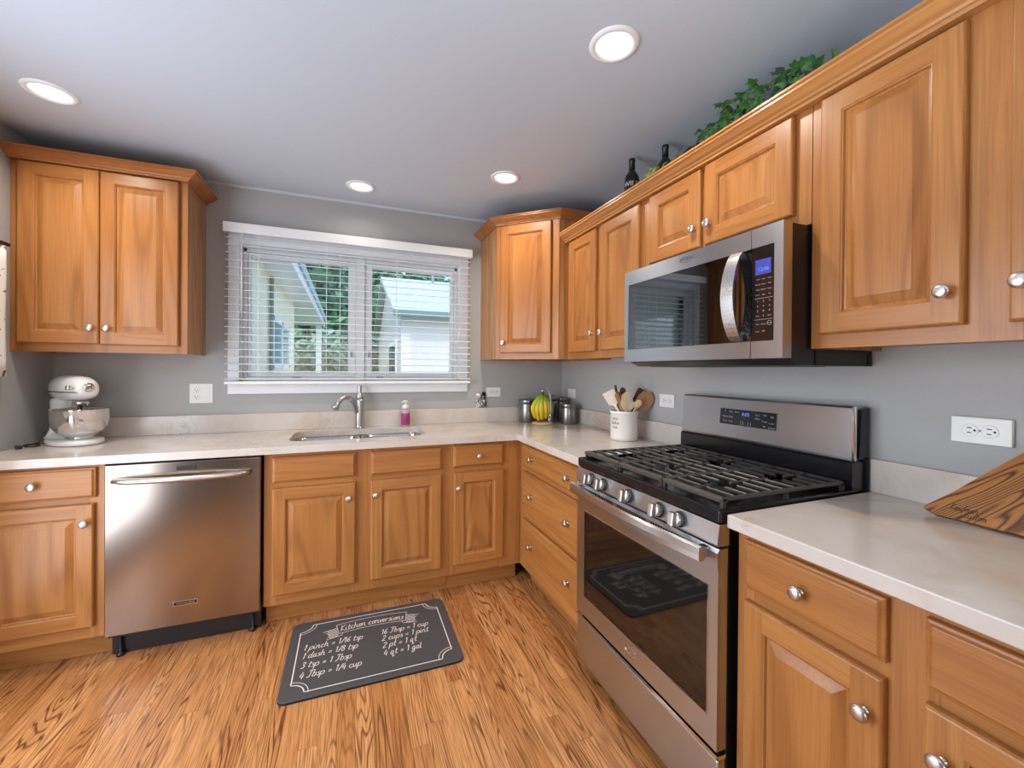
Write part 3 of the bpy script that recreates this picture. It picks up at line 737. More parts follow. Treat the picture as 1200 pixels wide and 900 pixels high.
# ------------------------------------------------------------------ window blind
bl = thing('window_blind', 'open white horizontal slat blind with valance covering the window', 'blind', (-1.5295, -.02, 2.162))
bx0, bx1 = -.748, .748
obj('valance', MB().box(-.757, .757, -.055, -.044, -.058, 0, bev=.002).box(-.757, -.747, -.044, 0, -.058, 0).box(.747, .757, -.044, 0, -.058, 0), WHITE, bl)
obj('headrail', MB().box(bx0 + .002, bx1 - .002, -.042, -.001, -.052, -.010), VINYL, bl)
sl = MB(); NS = 20; ztop = -.085; zbot = -.925
for k in range(NS):
    z = ztop + (zbot - ztop) * k / (NS - 1)
    for a, b in ((bx0, bx1),):
        M = Matrix.Translation((0, -.027, z)) @ Matrix.Rotation(R(7), 4, 'X')
        sl.prism([(-.0245, -.0012), (-.012, .0004), (.0, .001), (.012, .0004), (.0245, -.0012), (.0245, .001), (.012, .0026), (0, .0032), (-.012, .0026), (-.0245, .001)], a, b, 'x', 0, M)
obj('slats', sl, mat('blind_slat', lin((236, 238, 240)), .35), bl)
obj('bottom_rail', MB().box(bx0, bx1, -.052, -.002, -.958, -.941, bev=.003), WHITE, bl)
lc = MB()
for x in (-.575, -.12, .235, .60):
    for y in (-.0535, -.0005): lc.box(x - .0012, x + .0012, y - .0006, y + .0006, -.945, -.05)
lc.box(-.2, -.1975, -.057, -.0555, -.945, -.058)
obj('ladder_cord', lc, WHITE, bl)
wd_ = MB().tube([(-.66, -.060, -.06), (-.66, -.062, -.52)], .004, 8)
obj('tilt_wand', wd_, PLASTIC, bl)
tc = MB().tube([(.66, -.060, -.06), (.66, -.061, -.60)], .0014, 6); tc.lathe([(.002, -.635), (.006, -.63), (.005, -.605), (.002, -.60)], (.66, -.061, 0), 10)
obj('lift_cord', tc, WHITE, bl)

# ------------------------------------------------------------------ outlets
def outlet(label, center, rotz, horizontal=True, kind='outlet', wd=.114, ht=.07, th=.006, cells=2):
    """local: back on y=0, faces -y"""
    t = thing('wall_outlet' if kind != 'switch' else 'light_switch', label, 'outlet' if kind != 'switch' else 'switch', center, rotz, 'wall plates')
    obj('cover_plate', MB().box(-wd / 2, wd / 2, -th, -.0004, -ht / 2, ht / 2, bev=.0025), PLASTIC, t)
    y = -th
    def rec(cx, cz, hz):
        m = MB(); M = Matrix.Translation((cx, y, cz)) @ Matrix.Rotation(R(90), 4, 'X')
        m.lathe([(.0172, -.001), (.0172, .0012), (.016, .002)], seg=24, mat=M)
        ro = obj('receptacle', m, PLASTIC, t)
        s = MB(); yy = y - .0021
        if hz:
            s.box(cx - .006, cx + .004, yy - .0004, yy, cz + .0055, cz + .0078); s.box(cx - .006, cx + .003, yy - .0004, yy, cz - .0078, cz - .0055)
            s.lathe([(.0028, 0), (.0028, .0004)], seg=10, mat=Matrix.Translation((cx + .0095, yy, cz)) @ Matrix.Rotation(R(90), 4, 'X'))
        else:
            s.box(cx - .0078, cx - .0055, yy - .0004, yy, cz - .002, cz + .007); s.box(cx + .0055, cx + .0078, yy - .0004, yy, cz - .001, cz + .006)
            s.lathe([(.0028, 0), (.0028, .0004)], seg=10, mat=Matrix.Translation((cx, yy, cz - .0085)) @ Matrix.Rotation(R(90), 4, 'X'))
        obj('slots', s, DARK, ro)
    if kind == 'outlet':
        for d in (-.0195, .0195): rec(d if horizontal else 0, 0 if horizontal else d, horizontal)
        obj('screw', MB().lathe([(.003, -.0005), (.003, .001), (0, .0012)], seg=10, mat=Matrix.Translation((0, y, 0)) @ Matrix.Rotation(R(90), 4, 'X')), GREYP, t)
    elif kind == 'switch':
        obj('rocker', MB().box(-.034, .034, y - .002, y + .001, -.0165, .0165, bev=.001), PLASTIC, t)
    elif kind == 'combo':
        for d in (-.0195, .0195): rec(-.023, d, False)
        obj('rocker', MB().box(.0065, .0395, y - .002, y + .001, -.033, .033, bev=.001), PLASTIC, t)
    return t
outlet('square white double plate with outlet and switch left of the window', (-2.405, 0, 1.149), 0, kind='combo', wd=.116, ht=.116)
outlet('white sideways outlet on the back wall right of the window', (-.583, 0, 1.135), 0)
outlet('white sideways switch plate on the right wall beside the corner above the canisters', (0, -.161, 1.127), ROT, kind='switch')
outlet('white sideways outlet on the right wall between crock and range', (0, -1.20, 1.142), ROT)
outlet('thick white sideways outlet on the right wall above the wooden board', (0, -2.419, 1.146), ROT, th=.014, wd=.120, ht=.072)

# ------------------------------------------------------------------ stand mixer
mx = thing('stand_mixer', 'white stand mixer with polished steel bowl on the counter in the left corner', 'mixer', (-2.89, -.20, CTZ), R(-46))
# local: +x forward
def ell(cx, cz, rx, ry, z, n=28): return [(cx + rx * math.cos(2 * math.pi * k / n), ry * math.sin(2 * math.pi * k / n), z) for k in range(n)]
bs = MB()
def egg(z, k=1.0):
    out = []
    for i in range(36):
        a = 2 * math.pi * i / 36; c, s = math.cos(a), math.sin(a)
        out.append((.0 + .165 * k * c, (.098 + .012 * c) * k * s, z))
    return out
bs.loft([egg(.0008, .93), egg(.004, 1.0), egg(.018, 1.0), egg(.026, .95), egg(.029, .86)], smooth=True)
ped = [(.03, .12, .105, -.03), (.06, .085, .078, -.062), (.09, .062, .062, -.082), (.14, .05, .052, -.094), (.19, .046, .05, -.098), (.215, .05, .052, -.092)]
rings = [[(cx + rx * math.cos(2 * math.pi * k / 24), ry * math.sin(2 * math.pi * k / 24), z) for k in range(24)] for z, rx, ry, cx in ((.0275, .085, .085, -.068), (.045, .07, .068, -.078), (.07, .055, .056, -.09), (.11, .046, .05, -.098), (.16, .044, .05, -.10), (.205, .05, .054, -.094), (.225, .05, .052, -.09))]
bs.loft(rings, smooth=True)
obj('stand', bs, ENAMELW, mx)
hr = []
for x, rz_, ry, cz in ((-.158, .004, .004, .270), (-.155, .03, .028, .270), (-.142, .05, .045, .270), (-.11, .066, .056, .272), (-.05, .072, .061, .272), (.03, .071, .06, .272), (.09, .066, .057, .272), (.128, .056, .05, .272), (.146, .042, .04, .272), (.152, .028, .028, .272), (.153, .004, .004, .272)):
    ring = []
    for k in range(28):
        a = 2 * math.pi * k / 28; c, s = math.cos(a), math.sin(a)
        zz = cz + rz_ * (abs(s) ** .85) * (1 if s > 0 else -1) * (1.0 if s > 0 else .8); ring.append((x, ry * (abs(c) ** .8) * (1 if c > 0 else -1), zz))
    hr.append(ring)
hdm = MB().loft(hr, smooth=True)
hdo = obj('head', hdm, ENAMELW, mx)
bnd = []
for x, ry in ((-.150, .036), (-.11, .0575), (-.05, .0625), (.03, .0615), (.09, .0585), (.128, .0515), (.147, .038)):
    bnd.append(Vector((x, -ry, .262)))
for sgn in (1, -1):
    obj('trim_band', MB().tube(smooth_pts([(p.x, p.y * sgn, p.z) for p in bnd], 3), .0035, 6), CHROME, hdo)
obj('hub', MB().lathe([(.022, 0), (.022, .010), (.018, .014), (.0, .015)], seg=20, mat=Matrix.Translation((.146, 0, .285)) @ Matrix.Rotation(R(90), 4, 'Y')), CHROME, hdo)
obj('hub_knob', MB().lathe([(.006, 0), (.006, .012), (.011, .014), (.011, .026), (0, .027)], seg=14, mat=Matrix.Translation((.135, -.048, .285)) @ Matrix.Rotation(R(90), 4, 'X')), CHROME, hdo)
obj('attachment_shaft', MB().lathe([(.03, .218), (.034, .205), (.03, .196), (.012, .195), (.012, .150), (0, .149)], (.075, 0, 0), 20), CHROME, hdo)
bw = MB().lathe([(.052, .0305), (.056, .036), (.05, .042), (.062, .048), (.088, .066), (.102, .092), (.108, .125), (.110, .172), (.1125, .176), (.1115, .1785), (.108, .176), (.1065, .125), (.10, .093), (.085, .068), (.05, .052), (0, .05)], (.072, 0, 0), 40)
bwo = obj('bowl', bw, CHROME, mx)
obj('bowl_handle', MB().tube(smooth_pts([(.0, .085, .16), (-.02, .115, .165), (-.035, .125, .13), (-.022, .105, .085), (.005, .083, .08)], 4), .006, 8, 0, 1.6), CHROME, bwo)
cordm = smooth_pts([(-3.00, -.155, CTZ + .012), (-3.01, -.18, CTZ + .004), (-3.025, -.215, CTZ + .004), (-3.035, -.27, CTZ + .012), (-3.015, -.30, CTZ + .006), (-2.985, -.28, CTZ + .005), (-3.0, -.235, CTZ + .013), (-3.03, -.235, CTZ + .006), (-3.04, -.29, CTZ + .005), (-3.028, -.325, CTZ + .006)], 5)
MI = mx.matrix_world
inv = (Matrix.Translation(mx.location) @ Matrix.Rotation(R(-46), 4, 'Z')).inverted()
cm = MB().tube([inv @ p for p in cordm], .0032, 8)
pe = inv @ Vector((-3.026, -.33, CTZ + .009)); cm.box(pe.x - .012, pe.x + .012, pe.y - .010, pe.y + .010, pe.z - .008, pe.z + .008, 0, .003)
obj('cord', cm, BLACKM, mx)

# ------------------------------------------------------------------ corner canisters, bananas
CAN = [((-.345, -.105), .066, .168, 'steel canister behind the bananas at the left of the four'),
       ((-.195, -.150), .072, .196, 'tallest steel canister, right behind the banana stand'),
       ((-.075, -.118), .050, .180, 'steel canister half hidden behind the smallest one by the wall'),
       ((-.112, -.305), .054, .146, 'smallest steel canister, in front beside the right backsplash')]
CANM = brushed('canister_steel', lin((150, 148, 147)), .3, 2)
for (x, y), r, h, lb in CAN:
    t = thing('canister', 'brushed ' + lb, 'canister', (x, y, CTZ), 0, 'steel canisters in the corner')
    obj('body', MB().lathe([(r * .97, .0005), (r, .004), (r, h * .8), (r * .985, h * .815)], seg=36), CANM, t)
    obj('lid', MB().lathe([(r * .99, h * .818), (r * 1.015, h * .825), (r * 1.015, h * .97), (r * .99, h), (r * .8, h), (r * .78, h * .985), (0, h * .985)], seg=36), CANM, t)
bsd = thing('banana_stand', 'wire banana hook on a round wooden base in the corner', 'banana stand', (-.300, -.265, CTZ))
obj('base', MB().lathe([(.072, .0006), (.075, .004), (.075, .012), (.071, .016), (0, .016)], seg=36), noisy('pale_wood', [(.3, lin((196, 158, 112))), (.7, lin((216, 182, 140)))], 30, .5, stretch=(1, 8, 1)), bsd)
wr_ = MB()
for s in (-1, 1):
    pts = smooth_pts([(.052, .012 * s, .0155), (.060, .014 * s, .08), (.062, .010 * s, .16), (.052, .006 * s, .225), (.028, .004 * s, .252), (.006, .003 * s, .252), (-.004, .003 * s, .238), (.0, .003 * s, .228)], 5)
    wr_.tube(pts, .0026, 8)
wr_.tube(smooth_pts([(.028, .004, .251), (.030, 0, .268), (.024, 0, .272), (.020, 0, .262)], 4), .0022, 6)
for k in range(4): wr_.tube([(.054 + .002 * k, -.012, .03 + .03 * k), (.058, .012, .045 + .03 * k)], .002, 6)
obj('hook', wr_, CHROME, bsd)
bb = thing('banana_bunch', 'bunch of five green-tipped yellow bananas hanging on the hook', 'bananas', (-.300, -.265, CTZ))
BAN = bpy.data.materials.new('banana_skin'); BAN.use_nodes = True
g = N(BAN); c = g.coord('Generated'); sp = g.n('ShaderNodeSeparateXYZ'); g.l(c, sp.inputs[0])
g.l(g.ramp(sp.outputs[2], [(.0, lin((222, 186, 40))), (.45, lin((224, 196, 52))), (.72, lin((178, 190, 44))), (.95, lin((104, 140, 32)))]), g.b.inputs['Base Color']); g.b.inputs['Roughness'].default_value = .45
vr = Vector((.93, -.37, 0)); vf = Vector((-.37, -.93, 0))
stem = Vector((.0, 0, .222))
for k, (sx, fo, L) in enumerate(((-.064, .022, .182), (-.036, .040, .196), (-.006, .046, .190), (.026, .034, .182), (.046, .008, .170))):
    end = vr * (sx * .85) + vf * (fo * .55) + Vector((0, 0, .222 - L))
    midp = vr * (sx * 1.0 - .006) + vf * (fo * .95 + .010) + Vector((0, 0, .222 - L * .55))
    pts = smooth_pts([stem + vr * (sx * .12) + Vector((0, 0, -.002 * k)), stem + vr * (sx * .45) + vf * (fo * .4) + Vector((0, 0, -.03)), midp, end + Vector((0, 0, .02)), end], 5)
    n = len(pts); rad = [max(.0045, .0165 * math.sin(math.pi * min(1, (i / (n - 1)) * .93 + .05)) ** .55) if i > 2 else .006 for i in range(n)]
    bo = obj('banana', MB().tube(pts, rad, 8), BAN, bb)
    obj('tip', MB().tube([end + Vector((0, 0, .001)), end - Vector((0, 0, .007))], [.0056, .004], 8), mat('banana_tip', lin((60, 46, 26)), .7), bo)
obj('crown', MB().lathe([(.010, 0), (.013, .010), (.009, .018), (0, .019)], (0, 0, .215), 10), noisy('banana_crown', [(.3, lin((92, 104, 34))), (.7, lin((60, 50, 26)))], 60), bb)

# ------------------------------------------------------------------ crock with utensils
crk = thing('utensil_crock', 'white ceramic crock with black lettering holding wooden utensils', 'crock', (-.155, -1.03, CTZ))
CH = .163
obj('body', MB().lathe([(.070, .0006), (.0735, .004), (.0745, .02), (.0745, CH - .014), (.0775, CH - .012), (.0775, CH - .002), (.075, CH), (.070, CH), (.0685, CH - .01), (.068, .012), (0, .010)], seg=48), CERAMIC, crk)
lt = MB()
for row, (s, z) in enumerate((('you', .124), ('bake', .100), ('me', .076))):
    src = text_mb(s, .026, Matrix.Identity(4), .2)
    for v in src.v:
        # wrap round the crock, facing the left part of the visible side
        a = R(193) + v[0] / .0752
        lt.v.append((.0752 * math.cos(a), .0752 * math.sin(a), z + v[1]))
    n0 = len(lt.v) - len(src.v); lt.f += [[n0 + i for i in f] for f in src.f]; lt.m += src.m; lt.s += src.s
obj('lettering', lt, INK, crk)
W1 = noisy('utensil_pale_wood', [(.3, lin((206, 176, 140))), (.7, lin((226, 200, 168)))], 40, .6, stretch=(1, 1, .2))
W2 = noisy('utensil_brown_wood', [(.3, lin((150, 108, 70))), (.7, lin((178, 134, 92)))], 40, .6, stretch=(1, 1, .2))
W3 = noisy('utensil_dark_wood', [(.3, lin((70, 48, 34))), (.7, lin((98, 68, 48)))], 40, .6, stretch=(1, 1, .2))
W4 = noisy('utensil_white', [(.3, lin((232, 220, 204))), (.7, lin((240, 230, 216)))], 30, .5)
CC = Vector((-.155, -1.03, CTZ))
def utensil(name, label, cat, base, tip, prof, m, th=.006, hr=.0065, hm=None, cup=0.0, notch=None):
    """base and tip: (right, toward-camera, up) offsets from the crock; prof: outline of the head as (along, half width) from handle to tip"""
    B = CC + vr * base[0] + vf * base[1] + Vector((0, 0, base[2])); T = CC + vr * tip[0] + vf * tip[1] + Vector((0, 0, tip[2]))
    t = thing(name, label, cat, B, 0, 'utensils in the crock')
    ax = (T - B); L = ax.length; ax.normalize()
    sd_ = (vr - ax * vr.dot(ax)).normalized(); nr = ax.cross(sd_)
    hl = prof[-1][0]
    def P(a, s, n): return ax * a + sd_ * s + nr * n
    obj('handle', MB().tube([P(0, 0, 0), P((L - hl) * .5, 0, 0), P(L - hl + .012, 0, 0)], [hr, hr, hr * .9], 10), hm or m, t)
    left = [(a, -w) for a, w in prof]; right = [(a, w) for a, w in (notch or prof)]
    out = [(L - hl + a, s) for a, s in left] + [(L - hl + a, s) for a, s in right[::-1]]
    vs = [P(a, s, -th / 2 - cup * math.sin(max(0, min(1, (a - (L - hl)) / hl)) * math.pi)) for a, s in out] + [P(a, s, th / 2 - cup * math.sin(max(0, min(1, (a - (L - hl)) / hl)) * math.pi)) for a, s in out]
    n = len(out)
    b = bmesh.new(); vv = [b.verts.new(v) for v in vs]
    b.faces.new(vv[:n][::-1]); b.faces.new(vv[n:])
    for i in range(n): b.faces.new((vv[i], vv[(i + 1) % n], vv[n + (i + 1) % n], vv[n + i]))
    obj('head', MB().bm(b), m, t)
SPAT = [(0, .006), (.012, .018), (.022, .030), (.085, .036), (.092, .034)]
SPOON = [(0, .006), (.012, .012), (.025, .021), (.042, .025), (.058, .022), (.068, .012), (.071, .003)]
BIG = [(0, .008), (.014, .026), (.03, .042), (.075, .046), (.100, .040), (.112, .024), (.116, .008)]
utensil('spatula', 'cream flat spatula leaning out at the left of the crock', 'spatula', (.045, .0, .0125), (-.096, .02, .272), SPAT, W4)
utensil('wooden_spoon', 'slim brown wooden spoon between cream spatula and notched paddle', 'wooden spoon', (.02, -.035, .0125), (-.042, -.012, .270), SPOON, W2)
utensil('wooden_paddle', 'pale wooden paddle with a notched side at the front of the crock', 'wooden paddle', (.0, -.02, .0125), (.006, .052, .272), [(0, .008), (.02, .03), (.06, .032), (.10, .030), (.118, .010)], W1, notch=[(0, .012), (.02, .034), (.045, .058), (.062, .060), (.060, .042), (.045, .012), (.08, .012), (.10, .012), (.118, .008)])
utensil('wooden_paddle', 'broad brown wooden paddle leaning out at the right of the crock', 'wooden paddle', (-.04, .0, .0125), (.142, .012, .262), BIG, W2)
utensil('slotted_turner', 'brown turner behind the broad paddle with a dark edge', 'turner', (-.035, -.02, .0125), (.128, -.045, .275), [(0, .007), (.012, .022), (.024, .034), (.09, .038), (.1, .034)], W3)
utensil('wooden_spoon', 'pale wooden spoon low at the right front of the crock', 'wooden spoon', (-.03, .02, .0125), (.075, .045, .226), [(0, .006), (.012, .012), (.03, .018), (.045, .015), (.052, .004)], W1)
utensil('wooden_spoon', 'dark thin spoon handle standing tallest in the crock', 'wooden spoon', (.0, -.04, .0125), (-.038, -.052, .305), [(0, .005), (.02, .0065), (.045, .006), (.05, .003)], W3)
utensil('wooden_fork', 'dark rounded utensil tip at the back middle of the crock', 'wooden fork', (.02, -.045, .0125), (.004, -.056, .292), [(0, .006), (.015, .014), (.035, .017), (.048, .012), (.053, .003)], W3)
utensil('wooden_spoon', 'brown spoon with a flat handle just left of the notched paddle', 'wooden spoon', (.035, .02, .0125), (-.052, .03, .262), [(0, .006), (.02, .010), (.055, .012), (.065, .006)], W2)

# ------------------------------------------------------------------ figurine shakers on the backsplash ledge
def shaker(label, x, body, hat, face):
    t = thing('salt_shaker', label, 'shaker', (x, -.0112, BSH), 0, 'figurine shakers on the ledge')
    obj('body', MB().lathe([(.020, .0006), (.0215, .004), (.020, .03), (.0175, .052), (.012, .062), (.0165, .070), (.0185, .08), (.0165, .090), (.008, .097), (0, .098)], seg=20, mat=Matrix.Diagonal((1, .47, 1, 1))), body, t)
    obj('hat' if hat is BLACK else 'veil', MB().lathe([(.021, .0915), (.021, .0945), (.0135, .0955), (.0135, .114), (0, .115)] if hat is BLACK else [(.0165, .088), (.0155, .097), (.009, .105), (0, .107)], seg=18, mat=Matrix.Diagonal((1, .47, 1, 1))), hat, t)
    m = MB()
    for sx in (-1, 1): m.lathe([(.0028, 0), (.0018, .0012), (0, .0015)], seg=8, mat=Matrix.Translation((sx * .006, -.0078, .082)) @ Matrix.Rotation(R(90), 4, 'X'))
    m.box(-.004, .004, -.0088, -.0075, .040, .055)
    obj('painted_face', m, face, t)
shaker('white figurine shaker on the backsplash ledge under the window corner', -.704, noisy('shaker_white', [(.42, lin((222, 214, 204))), (.62, lin((120, 110, 100)))], 90, .35), ENAMELW, BLACK)
shaker('black figurine shaker with a hat on the backsplash ledge beside the outlet', -.662, noisy('shaker_black', [(.52, lin((34, 34, 36))), (.62, lin((190, 188, 184)))], 110, .35), BLACK, ENAMELW)

# ------------------------------------------------------------------ wooden board leaning on the right backsplash
bdt = thing('wooden_board', 'large oak board with burnt lettering leaning against the right backsplash', 'cutting board', (-.126, -2.372, CTZ + .001))
lean = R(60)
BMx = Matrix(((0, math.cos(lean), -math.sin(lean), 0), (-1, 0, 0, 0), (0, math.sin(lean), math.cos(lean), 0), (0, 0, 0, 1)))   # x along the wall towards the camera, y up the board, z out of its face
poly = [(.008, 0.0), (-.017, .010), (-.014, .018), (.034, .074), (.073, .128), (.134, .208), (.165, .236), (.22, .25), (.36, .20), (.42, .10), (.42, 0.0)]
TH = .018
BMx = BMx @ Matrix.Rotation(0, 4, 'Z')
fc_r = MB().prism(poly, 0.0, TH, 'z', 0)
# grain follows the slanted edge: build the mesh in a frame turned by that angle
ga = R(53)
Gt = Matrix.Rotation(ga, 4, 'Z'); 
fc_r.v = [tuple(Gt.inverted() @ Vector(v)) for v in fc_r.v]
bo = obj('board', fc_r, BOARD, bdt); bo.matrix_local = BMx @ Gt
# ------------------------------------------------------------------ kitchen mat with chalk lettering
mt = thing('kitchen_mat', 'charcoal kitchen mat printed with cream conversion chart on the floor', 'mat', (-1.479, -.913, 0), R(-.6))
mw_, md_ = .745, .545
def off(z, i): return [(x, y, z) for x, y in rrect(-mw_ / 2 + i, mw_ / 2 - i, -md_ / 2 + i, md_ / 2 - i, .035 - i, 6)]
mm = MB().loft([off(.0008, 0), off(.009, 0)], 1, cap1=False); mm.loft([off(.009, 0), off(.0115, .002), off(.012, .004)], 0, cap0=False)
mto = obj('pad', mm, [MATM, MATE], mt)
GL = {'p': ([[(0, 1), (-.05, -.8)], [(0, .7), (.3, 1), (.6, .8), (.55, .2), (.25, 0), (0, .25)]], .85), 'i': ([[(0, 1), (0, .2), (.15, 0), (.3, .1)], [(.02, 1.35), (.06, 1.45)]], .45),
 'n': ([[(0, 1), (0, 0)], [(0, .6), (.25, 1), (.5, .85), (.5, .2), (.65, 0), (.8, .1)]], .9), 'c': ([[(.55, .8), (.3, 1), (.05, .7), (.05, .25), (.3, 0), (.6, .2)]], .75),
 'h': ([[(.05, 1.9), (0, 0)], [(0, .6), (.25, 1), (.5, .85), (.5, .2), (.65, 0), (.8, .1)]], .9), 't': ([[(.2, 1.7), (.15, .2), (.3, 0), (.45, .1)], [(-.05, 1.1), (.5, 1.15)]], .6),
 's': ([[(.5, .85), (.25, 1), (.1, .75), (.45, .35), (.3, 0), (0, .1)]], .65), 'd': ([[(.5, .8), (.25, 1), (0, .6), (.1, .05), (.35, .1), (.55, .5)], [(.6, 1.9), (.55, .2), (.7, 0), (.85, .1)]], .9),
 'a': ([[(.5, .85), (.2, 1), (0, .5), (.15, 0), (.4, .2), (.5, .9)], [(.52, .95), (.52, .2), (.65, 0), (.8, .1)]], .85), 'T': ([[(0, 1.75), (.4, 1.95), (.95, 1.85)], [(.5, 1.9), (.4, .3), (.15, 0), (-.05, .2)]], .95),
 'b': ([[(.1, 1.9), (0, .1)], [(0, .6), (.3, 1), (.6, .6), (.4, .05), (0, .1)]], .8), 'u': ([[(0, 1), (0, .25), (.2, 0), (.5, .3)], [(.52, 1), (.52, .2), (.65, 0), (.8, .1)]], .9),
 'k': ([[(.05, 1.9), (0, 0)], [(.5, 1), (.05, .5), (.55, 0), (.7, .05)]], .8), 'e': ([[(.05, .5), (.5, .6), (.4, .95), (.15, .95), (0, .5), (.2, 0), (.55, .2)]], .7),
 'o': ([[(.3, 1), (.02, .6), (.2, 0), (.5, .3), (.45, .9), (.3, 1), (.7, .95)]], .75), 'v': ([[(0, 1), (.2, 0), (.5, 1)]], .65), 'r': ([[(0, 1), (0, 0)], [(0, .6), (.25, 1), (.5, .9)]], .6),
 'q': ([[(.5, .85), (.2, 1), (0, .5), (.15, 0), (.45, .3)], [(.5, 1), (.5, -.6), (.7, -.8), (.8, -.4)]], .9), 'l': ([[(.05, 1.9), (0, .2), (.15, 0), (.3, .1)]], .45),
 'g': ([[(.5, .85), (.2, 1), (0, .5), (.15, 0), (.45, .3)], [(.5, 1), (.5, -.5), (.25, -.85), (0, -.5), (.7, .1)]], .85), 'K': ([[(.1, 1.9), (0, 0)], [(.8, 1.9), (.05, .9), (.85, 0)]], 1.0),
 '1': ([[(0, 1.4), (.2, 1.8), (.2, 0)]], .55), '2': ([[(0, 1.4), (.3, 1.8), (.55, 1.3), (0, 0), (.65, .05)]], .85), '3': ([[(0, 1.6), (.35, 1.8), (.5, 1.35), (.2, 1), (.55, .6), (.3, 0), (0, .2)]], .8),
 '4': ([[(.3, 1.8), (0, .6), (.65, .65)], [(.5, 1.2), (.45, -.1)]], .85), '6': ([[(.5, 1.8), (.1, 1), (.05, .3), (.3, 0), (.55, .4), (.3, .85), (.05, .5)]], .8),
 '8': ([[(.3, 1), (.05, 1.4), (.3, 1.8), (.55, 1.4), (.3, 1), (0, .45), (.3, 0), (.6, .45), (.3, 1)]], .85), '=': ([[(0, .4), (.6, .45)], [(0, .8), (.6, .85)]], .9), '/': ([[(0, -.1), (.5, 1.8)]], .6), ' ': ([], .5)}
GL['f'] = ([[(.5, 1.7), (.3, 1.95), (.15, 1.6), (.05, -.7)], [(-.1, 1), (.4, 1.05)]], .55)
GL['m'] = ([[(0, 1), (0, 0)], [(0, .6), (.2, 1), (.38, .85), (.38, 0)], [(.38, .6), (.6, 1), (.76, .85), (.78, .2), (.95, 0), (1.05, .1)]], 1.15)
GL['C'] = ([[(.8, 1.6), (.5, 1.9), (.1, 1.3), (.1, .5), (.4, 0), (.8, .3)]], .95)
def ribbon(m, pts, wd, z):
    n = len(pts); vs = []
    for i, p in enumerate(pts):
        a = pts[max(i - 1, 0)]; b = pts[min(i + 1, n - 1)]; d = Vector((b[0] - a[0], b[1] - a[1])); d = d.normalized() if d.length > 1e-9 else Vector((1, 0))
        nn = Vector((-d.y, d.x)) * wd / 2
        vs += [(p[0] + nn.x, p[1] + nn.y, z), (p[0] - nn.x, p[1] - nn.y, z)]
    m.add(vs, [[2 * i, 2 * i + 1, 2 * i + 3, 2 * i + 2] for i in range(n - 1)])
def script(m, s, size, place, wd, z, kx=1.0):
    """hand lettering; place maps (along, up) to the mat plane"""
    x = 0
    for ch in s:
        strokes, adv = GL[ch]
        for st in strokes:
            pp = smooth_pts([((x + a + .22 * b) * size * kx, b * size, 0) for a, b in st], 4) if len(st) > 2 else [Vector(((x + a + .22 * b) * size * kx, b * size, 0)) for a, b in st]
            ribbon(m, [place(p[0], p[1]) for p in pp], wd, z)
        x += adv
    return x * size * kx
ZT = .01235; lt = MB()
rows = ((('1 pinch = 1/16 tsp', .072), ('1 dash = 1/8 tsp', .012), ('3 tsp = 1 Tbsp', -.052), ('4 Tbsp = 1/4 cup', -.118)), (('16 Tbsp = 1 cup', .074), ('2 cups = 1 pint', .022), ('2 pt = 1 qt', -.032), ('4 qt = 1 gal', -.090)))
for ci_, col in enumerate(rows):
    for s, y in col:
        yb = y - .035
        ln = sum(GL[c][1] for c in s) * .0215
        x0 = -.305 if ci_ == 0 else .035
        k = min(1.0, (.30 if ci_ == 0 else .27) / ln)
        script(lt, s, .0215, lambda a, b, x0=x0, yb=yb: (x0 + a, yb + b), .0032, ZT, k)
Rr = .95; TS = .0245; tl = sum(GL[c][1] for c in 'Kitchen conversions') * TS * .9
def arc(a, b, y0=.146):
    th = (a - tl / 2) / Rr; return ((Rr + b) * math.sin(th), y0 - Rr + (Rr + b) * math.cos(th))
script(lt, 'Kitchen conversions', TS, arc, .0034, ZT, .9)
for bb_ in (-.016, .062):
    ribbon(lt, [arc(tl * (-.04 + 1.08 * k / 30), bb_) for k in range(31)], .0028, ZT)
for e0, sg in ((-.04, -1), (1.04, 1)):
    x_ = tl * e0
    ribbon(lt, [arc(x_, -.016), arc(x_, .062)], .0026, ZT)
    ribbon(lt, [arc(x_ - sg * .018, -.016), arc(x_ - sg * .012, -.034), arc(x_ + sg * .060, -.036), arc(x_ + sg * .040, -.002), arc(x_ + sg * .062, .034), arc(x_, .036)], .003, ZT)
    for k in range(6): ribbon(lt, [arc(x_ + sg * .004, -.030 + .011 * k), arc(x_ + sg * .046, -.028 + .011 * k)], .004, ZT)
# double-line scalloped border
bx, by, nr_ = mw_ / 2 - .042, md_ / 2 - .036, .052
def border(ins, wd):
    x, y, r = bx - ins, by - ins, nr_
    pts = []
    for cx, cy, a0 in ((bx, by, 270), (-bx, by, 0), (-bx, -by, 90), (bx, -by, 180)):
        for k in range(9):
            a = R(a0 - 90 * k / 8); pts.append((cx + (r + ins * .6) * math.cos(a), cy + (r + ins * .6) * math.sin(a)))
    # order: each corner is a concave notch
    return pts
c1_ = []
for cx, cy, a0, a1 in ((bx, by, 270, 180), (-bx, by, 360, 270), (-bx, -by, 90, 0), (bx, -by, 180, 90)):
    c1_.append([(cx + nr_ * math.cos(R(a0 + (a1 - a0) * k / 10)), cy + nr_ * math.sin(R(a0 + (a1 - a0) * k / 10))) for k in range(11)])
loop = []
for c in c1_: loop += c
ribbon(lt, loop + [loop[0]], .0046, ZT)
for cx, cy, a0, a1 in ((bx, by, 275, 175), (-bx, by, 365, 265), (-bx, -by, 95, -5), (bx, -by, 185, 85)):
    ribbon(lt, [(cx + (nr_ + .016) * math.cos(R(a0 + (a1 - a0) * k / 10)), cy + (nr_ + .016) * math.sin(R(a0 + (a1 - a0) * k / 10))) for k in range(11)], .0026, ZT)
obj('lettering', lt, CHALK, mt)

